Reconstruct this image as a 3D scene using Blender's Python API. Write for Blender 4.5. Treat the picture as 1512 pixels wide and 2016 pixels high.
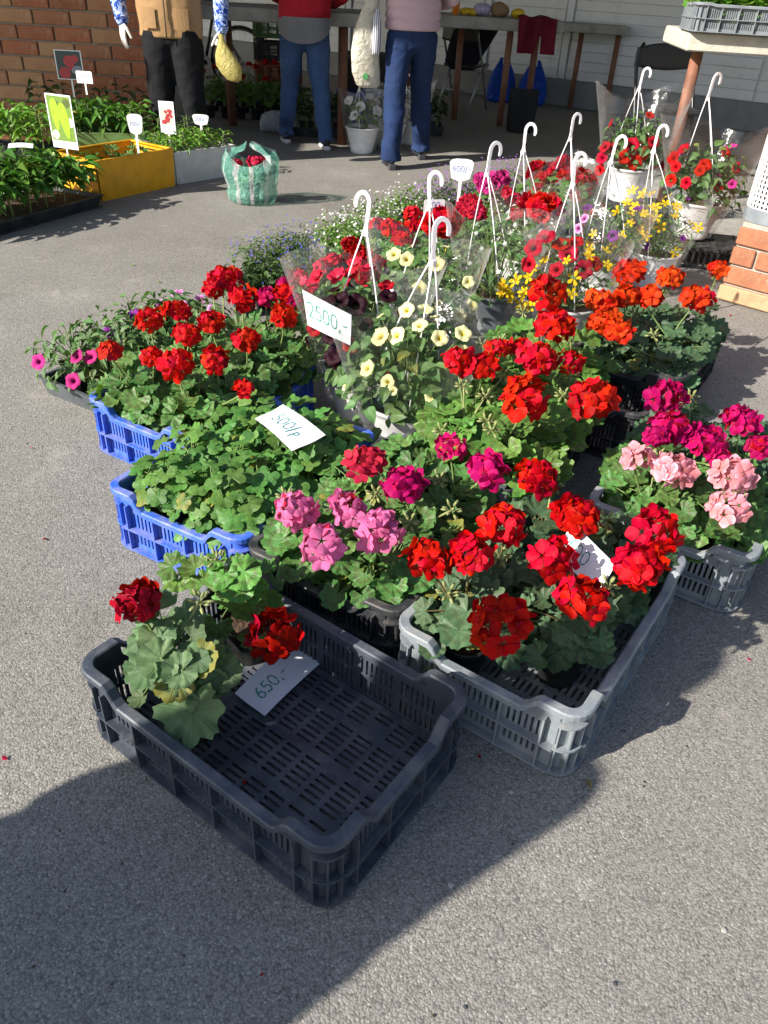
import bpy, math, random
from mathutils import Vector, Matrix, Euler
V = Vector
for o in list(bpy.data.objects): bpy.data.objects.remove(o)
S = bpy.context.scene
COL = S.collection
R = math.radians
PI = math.pi

# ---------------------------------------------------------------- camera
FPX, CH, CP, CR = 1518.6, 1.25, R(35.0), R(3.26)          # focal length in px of the 1512x2016 photo, height, pitch, roll
_w = V((0, math.cos(CP), -math.sin(CP)))
_r0, _u0 = V((1, 0, 0)), V((0, math.sin(CP), math.cos(CP)))
_r = _r0*math.cos(CR) + _u0*math.sin(CR)
_u = -_r0*math.sin(CR) + _u0*math.cos(CR)
cam = bpy.data.cameras.new('camera'); camo = bpy.data.objects.new('camera', cam); COL.objects.link(camo)
cam.sensor_fit = 'VERTICAL'; cam.sensor_height = 24.0; cam.lens = FPX/2016*24.0
cam.clip_start = 0.02; cam.clip_end = 400
M = Matrix((_r, _u, -_w)).transposed().to_4x4(); M.translation = V((0, 0, CH)); camo.matrix_world = M
S.camera = camo
S.render.resolution_x, S.render.resolution_y = 768, 1024

# ---------------------------------------------------------------- sky, sun, exposure
SUN_AZ, SUN_EL = R(31), R(30.5)          # direction the light travels over the ground, and its height
W = bpy.data.worlds.new('World'); S.world = W; W.use_nodes = True
nt = W.node_tree; nt.nodes.clear()
sky = nt.nodes.new('ShaderNodeTexSky'); sky.sky_type = 'NISHITA'; sky.sun_disc = False
sky.sun_elevation = SUN_EL; sky.sun_rotation = R(270) - SUN_AZ
bgn = nt.nodes.new('ShaderNodeBackground'); bgn.inputs['Strength'].default_value = 0.095
wo = nt.nodes.new('ShaderNodeOutputWorld')
nt.links.new(sky.outputs[0], bgn.inputs[0]); nt.links.new(bgn.outputs[0], wo.inputs[0])
sd = V((math.cos(SUN_AZ)*math.cos(SUN_EL), math.sin(SUN_AZ)*math.cos(SUN_EL), -math.sin(SUN_EL)))
TOSUN = -sd
sl = bpy.data.lights.new('sun', 'SUN'); sl.energy = 5.0; sl.angle = R(0.55); sl.color = (1.0, 0.945, 0.86)
so = bpy.data.objects.new('sun', sl); COL.objects.link(so); so.rotation_euler = sd.to_track_quat('-Z', 'Y').to_euler()
S.view_settings.view_transform = 'Standard'; S.view_settings.look = 'None'
S.view_settings.exposure = 0.9; S.view_settings.gamma = 1.0; S.view_settings.use_curve_mapping = False
S.render.engine = 'CYCLES'
S.cycles.transparent_max_bounces = 24; S.cycles.max_bounces = 6; S.cycles.diffuse_bounces = 2; S.cycles.glossy_bounces = 2; S.cycles.transmission_bounces = 4

# ---------------------------------------------------------------- placing helpers (photo pixel -> point at a known height / distance)
def _ray(px, py): return _w*FPX + _r*(px-756) - _u*(py-1008)
def G(px, py, z=0.0):
    d = _ray(px, py); return V((0, 0, CH)) + d*((z-CH)/d.z)
def AT(px, py, y):
    d = _ray(px, py); return V((0, 0, CH)) + d*(y/d.y)
def PXM(p):                              # photo pixels per metre at a point
    return FPX/((p-V((0, 0, CH))).dot(_w))

# ---------------------------------------------------------------- objects
def tag(o, label=None, cat=None, group=None, kind=None):
    if label: o['label'] = label
    if cat: o['category'] = cat
    if group: o['group'] = group
    if kind: o['kind'] = kind
    return o
def thing(name, label, cat, loc=(0, 0, 0), rz=0.0, group=None):
    o = bpy.data.objects.new(name, None); COL.objects.link(o)
    o.empty_display_size = .05
    o.matrix_basis = Matrix.Translation(V(loc)) @ Matrix.Rotation(rz, 4, 'Z')
    return tag(o, label, cat, group)
def ob(name, me, mat=None, parent=None, M=None, kind=None):
    o = bpy.data.objects.new(name, me); COL.objects.link(o)
    if parent: o.parent = parent
    if M is not None: o.matrix_basis = M
    if mat is not None:
        if not me.materials: me.materials.append(mat)
        elif me.materials[0] != mat:
            o.material_slots[0].link = 'OBJECT'; o.material_slots[0].material = mat
    if kind: o['kind'] = kind
    return o
def T(x, y=None, z=None):
    return Matrix.Translation(V(x) if y is None else V((x, y, z)))
def RZ(a): return Matrix.Rotation(a, 4, 'Z')
def RX(a): return Matrix.Rotation(a, 4, 'X')
def RY(a): return Matrix.Rotation(a, 4, 'Y')
def SC(s): return Matrix.Diagonal((s[0], s[1], s[2], 1)) if hasattr(s, '__len__') else Matrix.Scale(s, 4)
def frame(pos, nz, ty, s=1.0):
    """local z along nz, local y near ty"""
    z = nz.normalized(); y = ty - z*ty.dot(z)
    if y.length < 1e-5: y = z.orthogonal()
    y.normalize(); x = y.cross(z)
    m = Matrix((x, y, z)).transposed().to_4x4(); m.translation = pos
    return m @ SC(s)

class MB:
    """collects shapes, builds ONE mesh"""
    def __init__(s): s.v = []; s.f = []
    def quad(s, a, b, c, d):
        n = len(s.v); s.v += [V(a), V(b), V(c), V(d)]; s.f.append((n, n+1, n+2, n+3)); return s
    def box(s, c, d, M=None, bev=0.0):
        c = V(c); hx, hy, hz = d[0]/2, d[1]/2, d[2]/2
        n = len(s.v)
        if bev <= 0:
            P = [V((x*hx, y*hy, z*hz)) for z in (-1, 1) for x, y in ((-1, -1), (1, -1), (1, 1), (-1, 1))]
            F = [(3, 2, 1, 0), (4, 5, 6, 7), (0, 1, 5, 4), (1, 2, 6, 5), (2, 3, 7, 6), (3, 0, 4, 7)]
        else:
            b = min(bev, hx*.9, hy*.9, hz*.9); P = []
            for z, k in ((-hz, 0), (-hz+b, 1), (hz-b, 1), (hz, 0)):
                q = b if k == 0 else 0
                for x, y in ((-hx+b, -hy+q), (hx-b, -hy+q), (hx-q, -hy+b), (hx-q, hy-b), (hx-b, hy-q), (-hx+b, hy-q), (-hx+q, hy-b), (-hx+q, -hy+b)):
                    P.append(V((x, y, z)))
            F = [tuple(range(7, -1, -1)), tuple(range(24, 32))]
            for k in range(3):
                for i in range(8): F.append((k*8+i, k*8+(i+1) % 8, k*8+8+(i+1) % 8, k*8+8+i))
        for p in P:
            q = p + c
            s.v.append(M @ q if M else q)
        s.f += [tuple(i+n for i in f) for f in F]; return s
    def tube(s, pts, rad, seg=8, cap=True, M=None):
        pts = [V(p) for p in pts]; N = len(pts)
        if not hasattr(rad, '__len__'): rad = [rad]*N
        n = len(s.v); up = None
        for i, p in enumerate(pts):
            t = (pts[min(i+1, N-1)] - pts[max(i-1, 0)])
            t = t.normalized() if t.length > 1e-9 else V((0, 0, 1))
            if up is None: up = t.orthogonal().normalized()
            up = (up - t*up.dot(t)); up = up.normalized() if up.length > 1e-6 else t.orthogonal().normalized()
            sd_ = t.cross(up)
            for k in range(seg):
                a = 2*PI*k/seg
                q = p + (up*math.cos(a) + sd_*math.sin(a))*rad[i]
                s.v.append(M @ q if M else q)
        for i in range(N-1):
            for k in range(seg):
                a, b = n+i*seg+k, n+i*seg+(k+1) % seg
                s.f.append((a, b, b+seg, a+seg))
        if cap:
            s.f.append(tuple(n+k for k in range(seg-1, -1, -1))); s.f.append(tuple(n+(N-1)*seg+k for k in range(seg)))
        return s
    def rings(s, rings, cap=True, closed=True):
        """list of rings (lists of points of equal length)"""
        n = len(s.v); K = len(rings[0])
        for r in rings: s.v += [V(p) for p in r]
        for i in range(len(rings)-1):
            for k in range(K if closed else K-1):
                a, b = n+i*K+k, n+i*K+(k+1) % K
                s.f.append((a, b, b+K, a+K))
        if cap and closed:
            s.f.append(tuple(n+k for k in range(K-1, -1, -1))); s.f.append(tuple(n+(len(rings)-1)*K+k for k in range(K)))
        return s
    def lathe(s, prof, seg=24, cap=True, c=(0, 0, 0), sx=1, sy=1, M=None):
        c = V(c)
        rr = [[(M @ (c+V((r*sx*math.cos(2*PI*k/seg), r*sy*math.sin(2*PI*k/seg), z)))) if M else c+V((r*sx*math.cos(2*PI*k/seg), r*sy*math.sin(2*PI*k/seg), z)) for k in range(seg)] for r, z in prof]
        return s.rings(rr, cap)
    def grid(s, fn, nu, nv):
        n = len(s.v)
        for j in range(nv+1):
            for i in range(nu+1): s.v.append(V(fn(i/nu, j/nv)))
        for j in range(nv):
            for i in range(nu):
                a = n+j*(nu+1)+i; s.f.append((a, a+1, a+nu+2, a+nu+1))
        return s
    def put(s, tmpl, M):
        n = len(s.v); tv, tf = tmpl
        s.v += [M @ p for p in tv]; s.f += [tuple(i+n for i in f) for f in tf]; return s
    def mesh(s, name, smooth=False):
        me = bpy.data.meshes.new(name); me.from_pydata([tuple(p) for p in s.v], [], s.f)
        if smooth: me.polygons.foreach_set('use_smooth', [True]*len(me.polygons))
        me.update(); return me
    def build(s, name, mat, parent=None, M=None, smooth=False, kind=None):
        return ob(name, s.mesh(name, smooth), mat, parent, M, kind)
    def tmpl(s): return (s.v, s.f)

def perforated(us, vs, hole, th, mp):
    """panel in (u,v) with rectangular holes; mp(u,v,w) -> point, w in 0..th"""
    mb = MB(); nu, nv = len(us)-1, len(vs)-1
    idx = {}
    def vid(i, j, w):
        k = (i, j, w)
        if k not in idx:
            idx[k] = len(mb.v); mb.v.append(V(mp(us[i], vs[j], th if w else 0)))
        return idx[k]
    solid = lambda i, j: 0 <= i < nu and 0 <= j < nv and not hole(i, j)
    for i in range(nu):
        for j in range(nv):
            if not solid(i, j): continue
            mb.f.append((vid(i, j, 1), vid(i+1, j, 1), vid(i+1, j+1, 1), vid(i, j+1, 1)))
            mb.f.append((vid(i, j+1, 0), vid(i+1, j+1, 0), vid(i+1, j, 0), vid(i, j, 0)))
            for (di, dj, a, b) in ((0, -1, (i, j), (i+1, j)), (1, 0, (i+1, j), (i+1, j+1)), (0, 1, (i+1, j+1), (i, j+1)), (-1, 0, (i, j+1), (i, j))):
                if not solid(i+di, j+dj):
                    mb.f.append((vid(*a, 0), vid(*b, 0), vid(*b, 1), vid(*a, 1)))
    return mb

# ---------------------------------------------------------------- materials
class NT:
    def __init__(s, name):
        s.m = bpy.data.materials.new(name); s.m.use_nodes = True; s.t = s.m.node_tree; s.t.nodes.clear()
        s.out = s.n('ShaderNodeOutputMaterial')
    def n(s, typ, **kw):
        x = s.t.nodes.new(typ)
        for k, v in kw.items(): setattr(x, k, v)
        return x
    def l(s, a, b): s.t.links.new(a, b)
    def setin(s, node, key, val):
        if isinstance(val, bpy.types.NodeSocket): s.l(val, node.inputs[key])
        else: node.inputs[key].default_value = val
    def math(s, op, a, b=None, c=None, clamp=False):
        x = s.n('ShaderNodeMath', operation=op, use_clamp=clamp)
        s.setin(x, 0, a)
        if b is not None: s.setin(x, 1, b)
        if c is not None: s.setin(x, 2, c)
        return x.outputs[0]
    def mix(s, f, a, b, mode='MIX'):
        x = s.n('ShaderNodeMix', data_type='RGBA', blend_type=mode)
        s.setin(x, 0, f)
        for k, v in ((6, a), (7, b)):
            if isinstance(v, bpy.types.NodeSocket): s.l(v, x.inputs[k])
            else: x.inputs[k].default_value = (*v[:3], 1)
        return x.outputs[2]
    def ramp(s, f, stops, interp='LINEAR'):
        x = s.n('ShaderNodeValToRGB'); x.color_ramp.interpolation = interp
        e = x.color_ramp.elements
        while len(e) < len(stops): e.new(.5)
        for k, (p, c) in enumerate(stops):
            e[k].position = p; e[k].color = (*c[:3], 1) if hasattr(c, '__len__') else (c, c, c, 1)
        s.setin(x, 0, f); return x.outputs[0]
    def coord(s, which='Object'): return s.n('ShaderNodeTexCoord').outputs[which]
    def noise(s, co, scale, detail=3, rough=.55, out=0, dist=0):
        x = s.n('ShaderNodeTexNoise'); s.l(co, x.inputs['Vector'])
        x.inputs['Scale'].default_value = scale; x.inputs['Detail'].default_value = detail
        x.inputs['Roughness'].default_value = rough; x.inputs['Distortion'].default_value = dist
        return x.outputs[out]
    def vor(s, co, scale, feature='F1', out='Distance', rnd=1):
        x = s.n('ShaderNodeTexVoronoi', feature=feature); s.l(co, x.inputs['Vector'])
        x.inputs['Scale'].default_value = scale; x.inputs['Randomness'].default_value = rnd
        return x.outputs[out]
    def bump(s, h, strength=.3, dist=.01, normal=None):
        x = s.n('ShaderNodeBump'); x.inputs['Strength'].default_value = strength; x.inputs['Distance'].default_value = dist
        s.l(h, x.inputs['Height'])
        if normal: s.l(normal, x.inputs['Normal'])
        return x.outputs[0]
    def princ(s, col, rough=.6, spec=.5, normal=None, metal=0, **kw):
        p = s.n('ShaderNodeBsdfPrincipled')
        if isinstance(col, bpy.types.NodeSocket): s.l(col, p.inputs['Base Color'])
        else: p.inputs['Base Color'].default_value = (*col[:3], 1)
        s.setin(p, 'Roughness', rough); s.setin(p, 'Specular IOR Level', spec); s.setin(p, 'Metallic', metal)
        if normal: s.l(normal, p.inputs['Normal'])
        for k, v in kw.items(): s.setin(p, k.replace('_', ' '), v)
        return p.outputs[0]
    def fin(s, sh): s.l(sh, s.out.inputs[0]); return s.m
    def rnd(s): return s.n('ShaderNodeObjectInfo').outputs['Random']
    def scale_col(s, col, f):
        return s.mix(1.0, col, f, 'MULTIPLY')

def m_simple(name, col, rough=.6, var=.15, scale=20, bump=0, bscale=60, bdist=.003, spec=.4, metal=0, dirt=None):
    n = NT(name); co = n.coord()
    f = n.noise(co, scale, 4)
    c = n.ramp(f, [(.25, [x*(1-var) for x in col]), (.75, [min(1, x*(1+var)) for x in col])])
    if dirt:
        d = n.ramp(n.noise(co, dirt[1], 5, .65), [(dirt[2], 0), (dirt[2]+.18, 1)])
        c = n.mix(n.math('MULTIPLY', d, dirt[3]), c, dirt[0])
    nb = n.bump(n.noise(co, bscale, 4), bump, bdist) if bump else None
    return n.fin(n.princ(c, rough, spec, nb, metal))

def m_leaf(name, col, dark, vein, zone=0.0, nv=7, rough=.45, trans=.24, sc=1.0):
    """leaf whose mesh lies in local xy round the petiole; veins and zone follow the leaf"""
    n = NT(name); co = n.coord()
    sep = n.n('ShaderNodeSeparateXYZ'); n.l(co, sep.inputs[0])
    x, y = sep.outputs[0], sep.outputs[1]
    ang = n.math('ARCTAN2', x, y)
    rad = n.math('SQRT', n.math('ADD', n.math('MULTIPLY', x, x), n.math('MULTIPLY', y, y)))
    va = n.math('ABSOLUTE', n.math('SINE', n.math('MULTIPLY', ang, nv*.5)))
    veins = n.math('SUBTRACT', 1.0, n.math('MULTIPLY', va, n.math('ADD', 3.0, n.math('MULTIPLY', rad, 5.0))), clamp=True)
    base = n.ramp(n.noise(co, 3.2, 2), [(.3, dark), (.7, col)])
    rn = n.rnd()
    hsv = n.n('ShaderNodeHueSaturation'); n.l(base, hsv.inputs['Color'])
    n.l(n.math('ADD', .478, n.math('MULTIPLY', rn, .044)), hsv.inputs['Hue'])
    n.l(n.math('ADD', .72, n.math('MULTIPLY', n.math('FRACT', n.math('MULTIPLY', rn, 17.3)), .65)), hsv.inputs['Value'])
    c = hsv.outputs[0]
    if zone > 0:
        wob = n.math('ADD', rad, n.math('MULTIPLY', n.math('SUBTRACT', n.noise(co, 4.0, 2), .5), .25))
        z = n.ramp(wob, [(.38, 0), (.5, 1), (.62, 1), (.72, 0)])
        c = n.mix(n.math('MULTIPLY', z, zone), c, (.075, .062, .022))
    c = n.mix(n.math('MULTIPLY', veins, .55), c, vein)
    old = n.ramp(n.math('FRACT', n.math('MULTIPLY', rn, 7.77)), [(.5, 0), (.965, 1)], 'CONSTANT')
    c = n.mix(n.math('MULTIPLY', old, n.ramp(rad, [(.3, .25), (1, .9)])), c, (.26, .22, .035))
    h = n.math('ADD', n.math('MULTIPLY', veins, -.9), n.noise(co, 8, 2))
    nb = n.bump(h, .5, .0022)
    p = n.princ(c, rough, .35, nb)
    tr = n.n('ShaderNodeBsdfTranslucent'); n.l(n.mix(1.0, c, (1.25, 1.5, .5), 'MULTIPLY'), tr.inputs[0])
    mx = n.n('ShaderNodeMixShader'); mx.inputs[0].default_value = trans
    n.l(p, mx.inputs[1]); n.l(tr.outputs[0], mx.inputs[2])
    return n.fin(mx.outputs[0])

def m_petal(name, col, centre=None, edge=None, trans=.3, dark=None, cr=.35, rough=.5):
    n = NT(name); co = n.coord()
    sep = n.n('ShaderNodeSeparateXYZ'); n.l(co, sep.inputs[0]); x, y = sep.outputs[0], sep.outputs[1]
    rad = n.math('SQRT', n.math('ADD', n.math('MULTIPLY', x, x), n.math('MULTIPLY', y, y)))
    ang = n.math('ARCTAN2', x, y)
    c = n.ramp(n.noise(co, 2.5, 3), [(.3, [v*.8 for v in col]), (.7, col)])
    if edge: c = n.mix(n.ramp(rad, [(.6, 0), (.95, 1)]), c, edge)
    streak = n.math('ADD', rad, n.math('MULTIPLY', n.noise(n.mixvec(ang, rad) if False else co, 7, 3), .2))
    if centre: c = n.mix(n.ramp(streak, [(cr*.55, 1), (cr*1.35, 0)]), c, centre)
    hsv = n.n('ShaderNodeHueSaturation'); n.l(c, hsv.inputs['Color'])
    rn = n.rnd()
    n.l(n.math('ADD', .492, n.math('MULTIPLY', rn, .016)), hsv.inputs['Hue'])
    n.l(n.math('ADD', .78, n.math('MULTIPLY', n.math('FRACT', n.math('MULTIPLY', rn, 13.7)), .4)), hsv.inputs['Value'])
    w = n.n('ShaderNodeTexWave'); w.wave_type = 'BANDS'; w.inputs['Scale'].default_value = 6; w.inputs['Distortion'].default_value = 6
    n.l(co, w.inputs['Vector'])
    nb = n.bump(w.outputs[1], .25, .0008)
    p = n.princ(hsv.outputs[0], rough, .10, nb)
    tr = n.n('ShaderNodeBsdfTranslucent'); n.l(hsv.outputs[0], tr.inputs[0])
    mx = n.n('ShaderNodeMixShader'); mx.inputs[0].default_value = trans
    n.l(p, mx.inputs[1]); n.l(tr.outputs[0], mx.inputs[2])
    return n.fin(mx.outputs[0])

def m_asphalt():
    n = NT('asphalt'); co = n.coord()
    big = n.noise(co, 1.1, 5, .65)
    v1 = n.n('ShaderNodeTexVoronoi'); n.l(co, v1.inputs['Vector']); v1.inputs['Scale'].default_value = 255
    fine = n.noise(co, 420, 2, .6)
    sepc = n.n('ShaderNodeSeparateColor'); n.l(v1.outputs['Color'], sepc.inputs[0])
    base = n.ramp(big, [(.28, (.215, .199, .175)), (.42, (.254, .237, .211)), (.6, (.28, .263, .235)), (.74, (.34, .32, .288))])
    st = n.ramp(sepc.outputs[0], [(0, .60), (.2, .87), (.5, 1.0), (.85, 1.14), (.95, 1.32), (1, 1.55)])
    c = n.mix(1.0, base, st, 'MULTIPLY'); c = n.mix(.52, c, n.ramp(fine, [(.3, .65), (.7, 1.3)]), 'MULTIPLY')
    c = n.mix(.6, c, n.ramp(v1.outputs['Distance'], [(.4, 1.0), (.8, .5)]), 'MULTIPLY')
    stain = n.ramp(n.noise(co, 2.6, 4, .7, dist=.6), [(.60, 0), (.70, 1)])
    c = n.mix(n.math('MULTIPLY', stain, .30), c, (.12, .105, .09))
    dust = n.ramp(n.noise(co, 4.3, 5, .75), [(.58, 0), (.68, 1)])
    c = n.mix(n.math('MULTIPLY', dust, .20), c, (.50, .46, .40))
    h = n.math('ADD', n.math('MULTIPLY', v1.outputs['Distance'], -1.0), n.math('MULTIPLY', fine, .8))
    nb = n.bump(h, .42, .003)
    return n.fin(n.princ(c, .85, .25, nb))

def m_brick(name, cols, spec=.2):
    n = NT(name); co = n.coord(); rn = n.rnd()
    c = n.ramp(rn, [(k/(len(cols)-1), q) for k, q in enumerate(cols)])
    c = n.mix(n.ramp(n.noise(co, 28, 5, .65), [(.4, 0), (.75, .5)]), c, (.42, .25, .15))
    c = n.mix(n.ramp(n.noise(co, 9, 4, .6), [(.52, 0), (.8, .55)]), c, (.16, .055, .03))
    lime = n.ramp(n.noise(co, 14, 6, .75), [(.6, 0), (.72, .45)])
    c = n.mix(lime, c, (.5, .44, .36))
    h = n.math('ADD', n.noise(co, 45, 5, .65), n.math('MULTIPLY', n.noise(co, 170, 3), .5))
    return n.fin(n.princ(c, .88, spec, n.bump(h, .6, .006)))

def m_plastic(name, col, rough=.42, dust=(.35, .32, .28), amt=.35, spec=.45):
    n = NT(name); co = n.coord()
    f = n.noise(co, 6, 2, .6)
    c = n.ramp(f, [(.3, [x*.82 for x in col]), (.7, [min(1, x*1.15) for x in col])])
    geo = n.n('ShaderNodeNewGeometry'); sp = n.n('ShaderNodeSeparateXYZ'); n.l(geo.outputs['Normal'], sp.inputs[0])
    d = n.ramp(n.noise(co, 16, 4, .7), [(.42, 0), (.66, 1)])
    upf = n.ramp(sp.outputs[2], [(.3, .35), (.9, 1)])
    c = n.mix(n.math('MULTIPLY', n.math('MULTIPLY', d, upf), amt), c, dust)
    scr = n.ramp(n.noise(co, 55, 3, .6, dist=2.0), [(.63, 0), (.7, 1)])
    c = n.mix(n.math('MULTIPLY', scr, amt*.5), c, [min(1, x*2.2+.08) for x in col])
    r = n.ramp(f, [(.3, rough-.1), (.7, rough+.22)])
    return n.fin(n.princ(c, r, spec))

def m_film(name, tint=(1, 1, 1), amt=.10, rough=.10):
    n = NT(name); co = n.coord()
    tr = n.n('ShaderNodeBsdfTransparent'); tr.inputs[0].default_value = (*tint, 1)
    gl = n.n('ShaderNodeBsdfGlossy'); gl.inputs['Roughness'].default_value = rough
    gl.inputs['Color'].default_value = (1, 1, 1, 1)
    w = n.noise(co, 14, 4, .6, dist=1.2)
    n.l(n.bump(w, .3, .03), gl.inputs['Normal'])
    df = n.n('ShaderNodeBsdfTranslucent'); df.inputs[0].default_value = (.8, .82, .85, 1)
    lw = n.n('ShaderNodeLayerWeight'); lw.inputs[0].default_value = .28
    f = n.math('ADD', n.math('MULTIPLY', lw.outputs['Facing'], .52), n.math('MULTIPLY', n.ramp(n.noise(co, 9, 3, .5, dist=2.5), [(.52, 0), (.68, 1)]), .09), clamp=True)
    f = n.math('ADD', f, amt*.5, clamp=True)
    m1 = n.n('ShaderNodeMixShader'); m1.inputs[0].default_value = .35
    n.l(gl.outputs[0], m1.inputs[1]); n.l(df.outputs[0], m1.inputs[2])
    m2 = n.n('ShaderNodeMixShader'); n.l(f, m2.inputs[0]); n.l(tr.outputs[0], m2.inputs[1]); n.l(m1.outputs[0], m2.inputs[2])
    return n.fin(m2.outputs[0])

def m_cloth(name, col, rough=.85, wr=8, bump=.6, bdist=.03, var=.2, weave=400, sheen=0, trans=0, fade=None):
    n = NT(name); co = n.coord()
    c = n.ramp(n.noise(co, 5, 4), [(.3, [x*(1-var) for x in col]), (.7, [min(1, x*(1+var)) for x in col])])
    if fade:
        c = n.mix(n.ramp(n.noise(co, 3.5, 5, .6), [(.45, 0), (.7, .6)]), c, fade)
    w = n.noise(co, weave, 1); c = n.mix(.35, c, n.ramp(w, [(.3, .6), (.7, 1.25)]), 'MULTIPLY')
    b1 = n.bump(n.noise(co, wr, 3, .5, dist=.8), bump, bdist)
    b2 = n.bump(w, .25, .002, b1)
    p = n.princ(c, rough, .2, b2)
    if trans:
        tr = n.n('ShaderNodeBsdfTranslucent'); n.l(c, tr.inputs[0]); mx = n.n('ShaderNodeMixShader'); mx.inputs[0].default_value = trans
        n.l(p, mx.inputs[1]); n.l(tr.outputs[0], mx.inputs[2]); p = mx.outputs[0]
    return n.fin(p)

MAT = {}
MAT['asphalt'] = m_asphalt()
MAT['leaf'] = m_leaf('geranium_leaf', (0.105, 0.220, 0.049), (0.052, 0.133, 0.033), (0.181, 0.324, 0.092), zone=.5, nv=7)
MAT['leaf_dark'] = m_leaf('geranium_leaf_dark', (0.080, 0.146, 0.066), (0.042, 0.093, 0.044), (0.140, 0.218, 0.099), zone=.3, nv=7, rough=.5)
MAT['leaf_light'] = m_leaf('geranium_leaf_light', (0.123, 0.249, 0.044), (0.072, 0.168, 0.030), (0.201, 0.358, 0.092), zone=.45, nv=7)
MAT['leaf_ivy'] = m_leaf('ivy_geranium_leaf', (0.109, 0.243, 0.046), (0.055, 0.150, 0.030), (0.181, 0.348, 0.088), zone=.12, nv=5, rough=.48)
MAT['leaf_grey'] = m_leaf('greyish_geranium_leaf', (.12, .19, .082), (.072, .125, .05), (.19, .26, .13), zone=.0, nv=7, rough=.6)
MAT['leaf_small'] = m_leaf('small_leaf', (0.101, 0.184, 0.055), (0.058, 0.119, 0.037), (0.143, 0.237, 0.088), nv=2, rough=.5)
MAT['leaf_bright'] = m_leaf('bright_leaf', (0.155, 0.317, 0.038), (0.084, 0.190, 0.024), (0.239, 0.406, 0.077), nv=2, rough=.4)
MAT['leaf_pepper'] = m_leaf('pepper_leaf', (0.092, 0.217, 0.033), (0.046, 0.120, 0.020), (0.152, 0.297, 0.055), nv=2, rough=.32)
MAT['leaf_shade'] = m_leaf('shaded_leaf', (.05, .095, .03), (.03, .06, .02), (.08, .14, .05), nv=2, rough=.45)  # darker leaf green with shade put into the colour, for plants standing in shadow
MAT['stem'] = m_simple('stem', (.17, .24, .07), .55, .3, 30)
MAT['stem_red'] = m_simple('stem_reddish', (.17, .13, .055), .55, .35, 30)
MAT['soil'] = m_simple('soil', (.07, .042, .026), .95, .6, 60, .9, 80, .012)
MAT['bud'] = m_simple('bud', (.22, .24, .09), .6, .35, 40)
P = dict(
    red=m_petal('petal_red', (.55, .0022, .011), (.30, .0, .004), trans=.25),
    scarlet=m_petal('petal_scarlet', (.60, .0048, .006), (.36, .002, .002), trans=.25),
    crimson=m_petal('petal_crimson', (.34, .002, .007), (.2, 0, .003), trans=.22),
    orange=m_petal('petal_orange', (.64, .042, .006), (.55, .015, .003), trans=.28),
    magenta=m_petal('petal_magenta', (.47, .005, .105), (.68, .008, .03), trans=.25, cr=.4),
    rose=m_petal('petal_rose', (.58, .022, .06), (.85, .35, .35), trans=.28, cr=.22),
    pink=m_petal('petal_pink', (.82, .19, .42), (.85, .55, .62), trans=.3, cr=.25),
    salmon=m_petal('petal_salmon', (.86, .31, .33), (.88, .22, .22), edge=(.87, .40, .48), trans=.3, cr=.28),
    cream=m_petal('petal_cream', (.84, .80, .42), (.72, .58, .04), trans=.3, cr=.42),
    white=m_petal('petal_white', (.84, .84, .82), (.7, .72, .4), trans=.3, cr=.2),
    purple=m_petal('petal_purple', (.22, .03, .26), (.04, .003, .06), trans=.25, cr=.5),
    lilac=m_petal('petal_lilac', (.62, .2, .5), (.2, .01, .14), edge=(.75, .42, .66), trans=.3, cr=.5),
    hotpink=m_petal('petal_hotpink', (.66, .04, .26), (.2, .005, .08), trans=.3, cr=.45),
    black=m_petal('petal_black', (.022, .004, .009), (.008, .002, .004), trans=.1),
    darkred=m_petal('petal_darkred', (.42, .006, .012), (.05, .0, .006), trans=.2, cr=.4),
    yellow=m_petal('petal_yellow', (.86, .56, .008), (.6, .3, .004), trans=.3, cr=.25),
    blue=m_petal('petal_blue', (.08, .07, .55), (.5, .5, .8), trans=.25, cr=.2),
    violet=m_petal('petal_violet', (.28, .09, .45), (.6, .5, .75), trans=.25, cr=.2),
)
PLC = dict(
    black=m_plastic('plastic_black', (.022, .024, .028), .4, amt=.28),
    navy=m_plastic('plastic_blackblue', (.042, .052, .070), .4, (.24, .24, .24), .35),
    grey=m_plastic('plastic_grey', (.19, .215, .235), .45, (.48, .46, .42), .45),
    darkgrey=m_plastic('plastic_darkgrey', (.07, .08, .09), .42, (.3, .29, .27), .3),
    blue=m_plastic('plastic_blue', (.045, .13, .60), .42, (.42, .37, .36), .6),
    orange=m_plastic('plastic_orange', (.84, .38, .008), .4, (.6, .4, .1), .2),
    white=m_plastic('plastic_white', (.66, .65, .61), .45, (.4, .36, .3), .35),
    green=m_plastic('plastic_green', (.10, .20, .06), .4, (.25, .25, .15), .3),
    red=m_plastic('plastic_red', (.30, .06, .03), .45),
    potwhite=m_plastic('plastic_pot_white', (.82, .81, .80), .32, (.55, .5, .45), .12),
    hook=m_plastic('plastic_hook_white', (.86, .82, .82), .4, (.7, .6, .6), .12),
)
MAT['pot'] = m_plastic('plastic_pot_black', (.015, .015, .016), .38, (.18, .15, .12), .25)
MAT['film'] = m_film('cellophane')
MAT['paper'] = m_simple('paper', (.80, .80, .82), .8, .03, 8, .1, 40, .002)
MAT['ink_green'] = m_simple('ink_green', (.02, .30, .19), .6, .2, 60)
MAT['ink_teal'] = m_simple('ink_teal', (.02, .22, .22), .6, .2, 60)
MAT['ink_blue'] = m_simple('ink_blue', (.08, .16, .52), .6, .2, 60)
MAT['concrete'] = m_simple('concrete', (.34, .325, .29), .9, .22, 9, .5, 60, .006, dirt=((.16, .15, .13), 5, .52, .6))
MAT['concrete_pale'] = m_simple('concrete_pale', (.52, .50, .42), .9, .14, 12, .6, 70, .006, dirt=((.3, .27, .2), 16, .6, .6))
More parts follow.
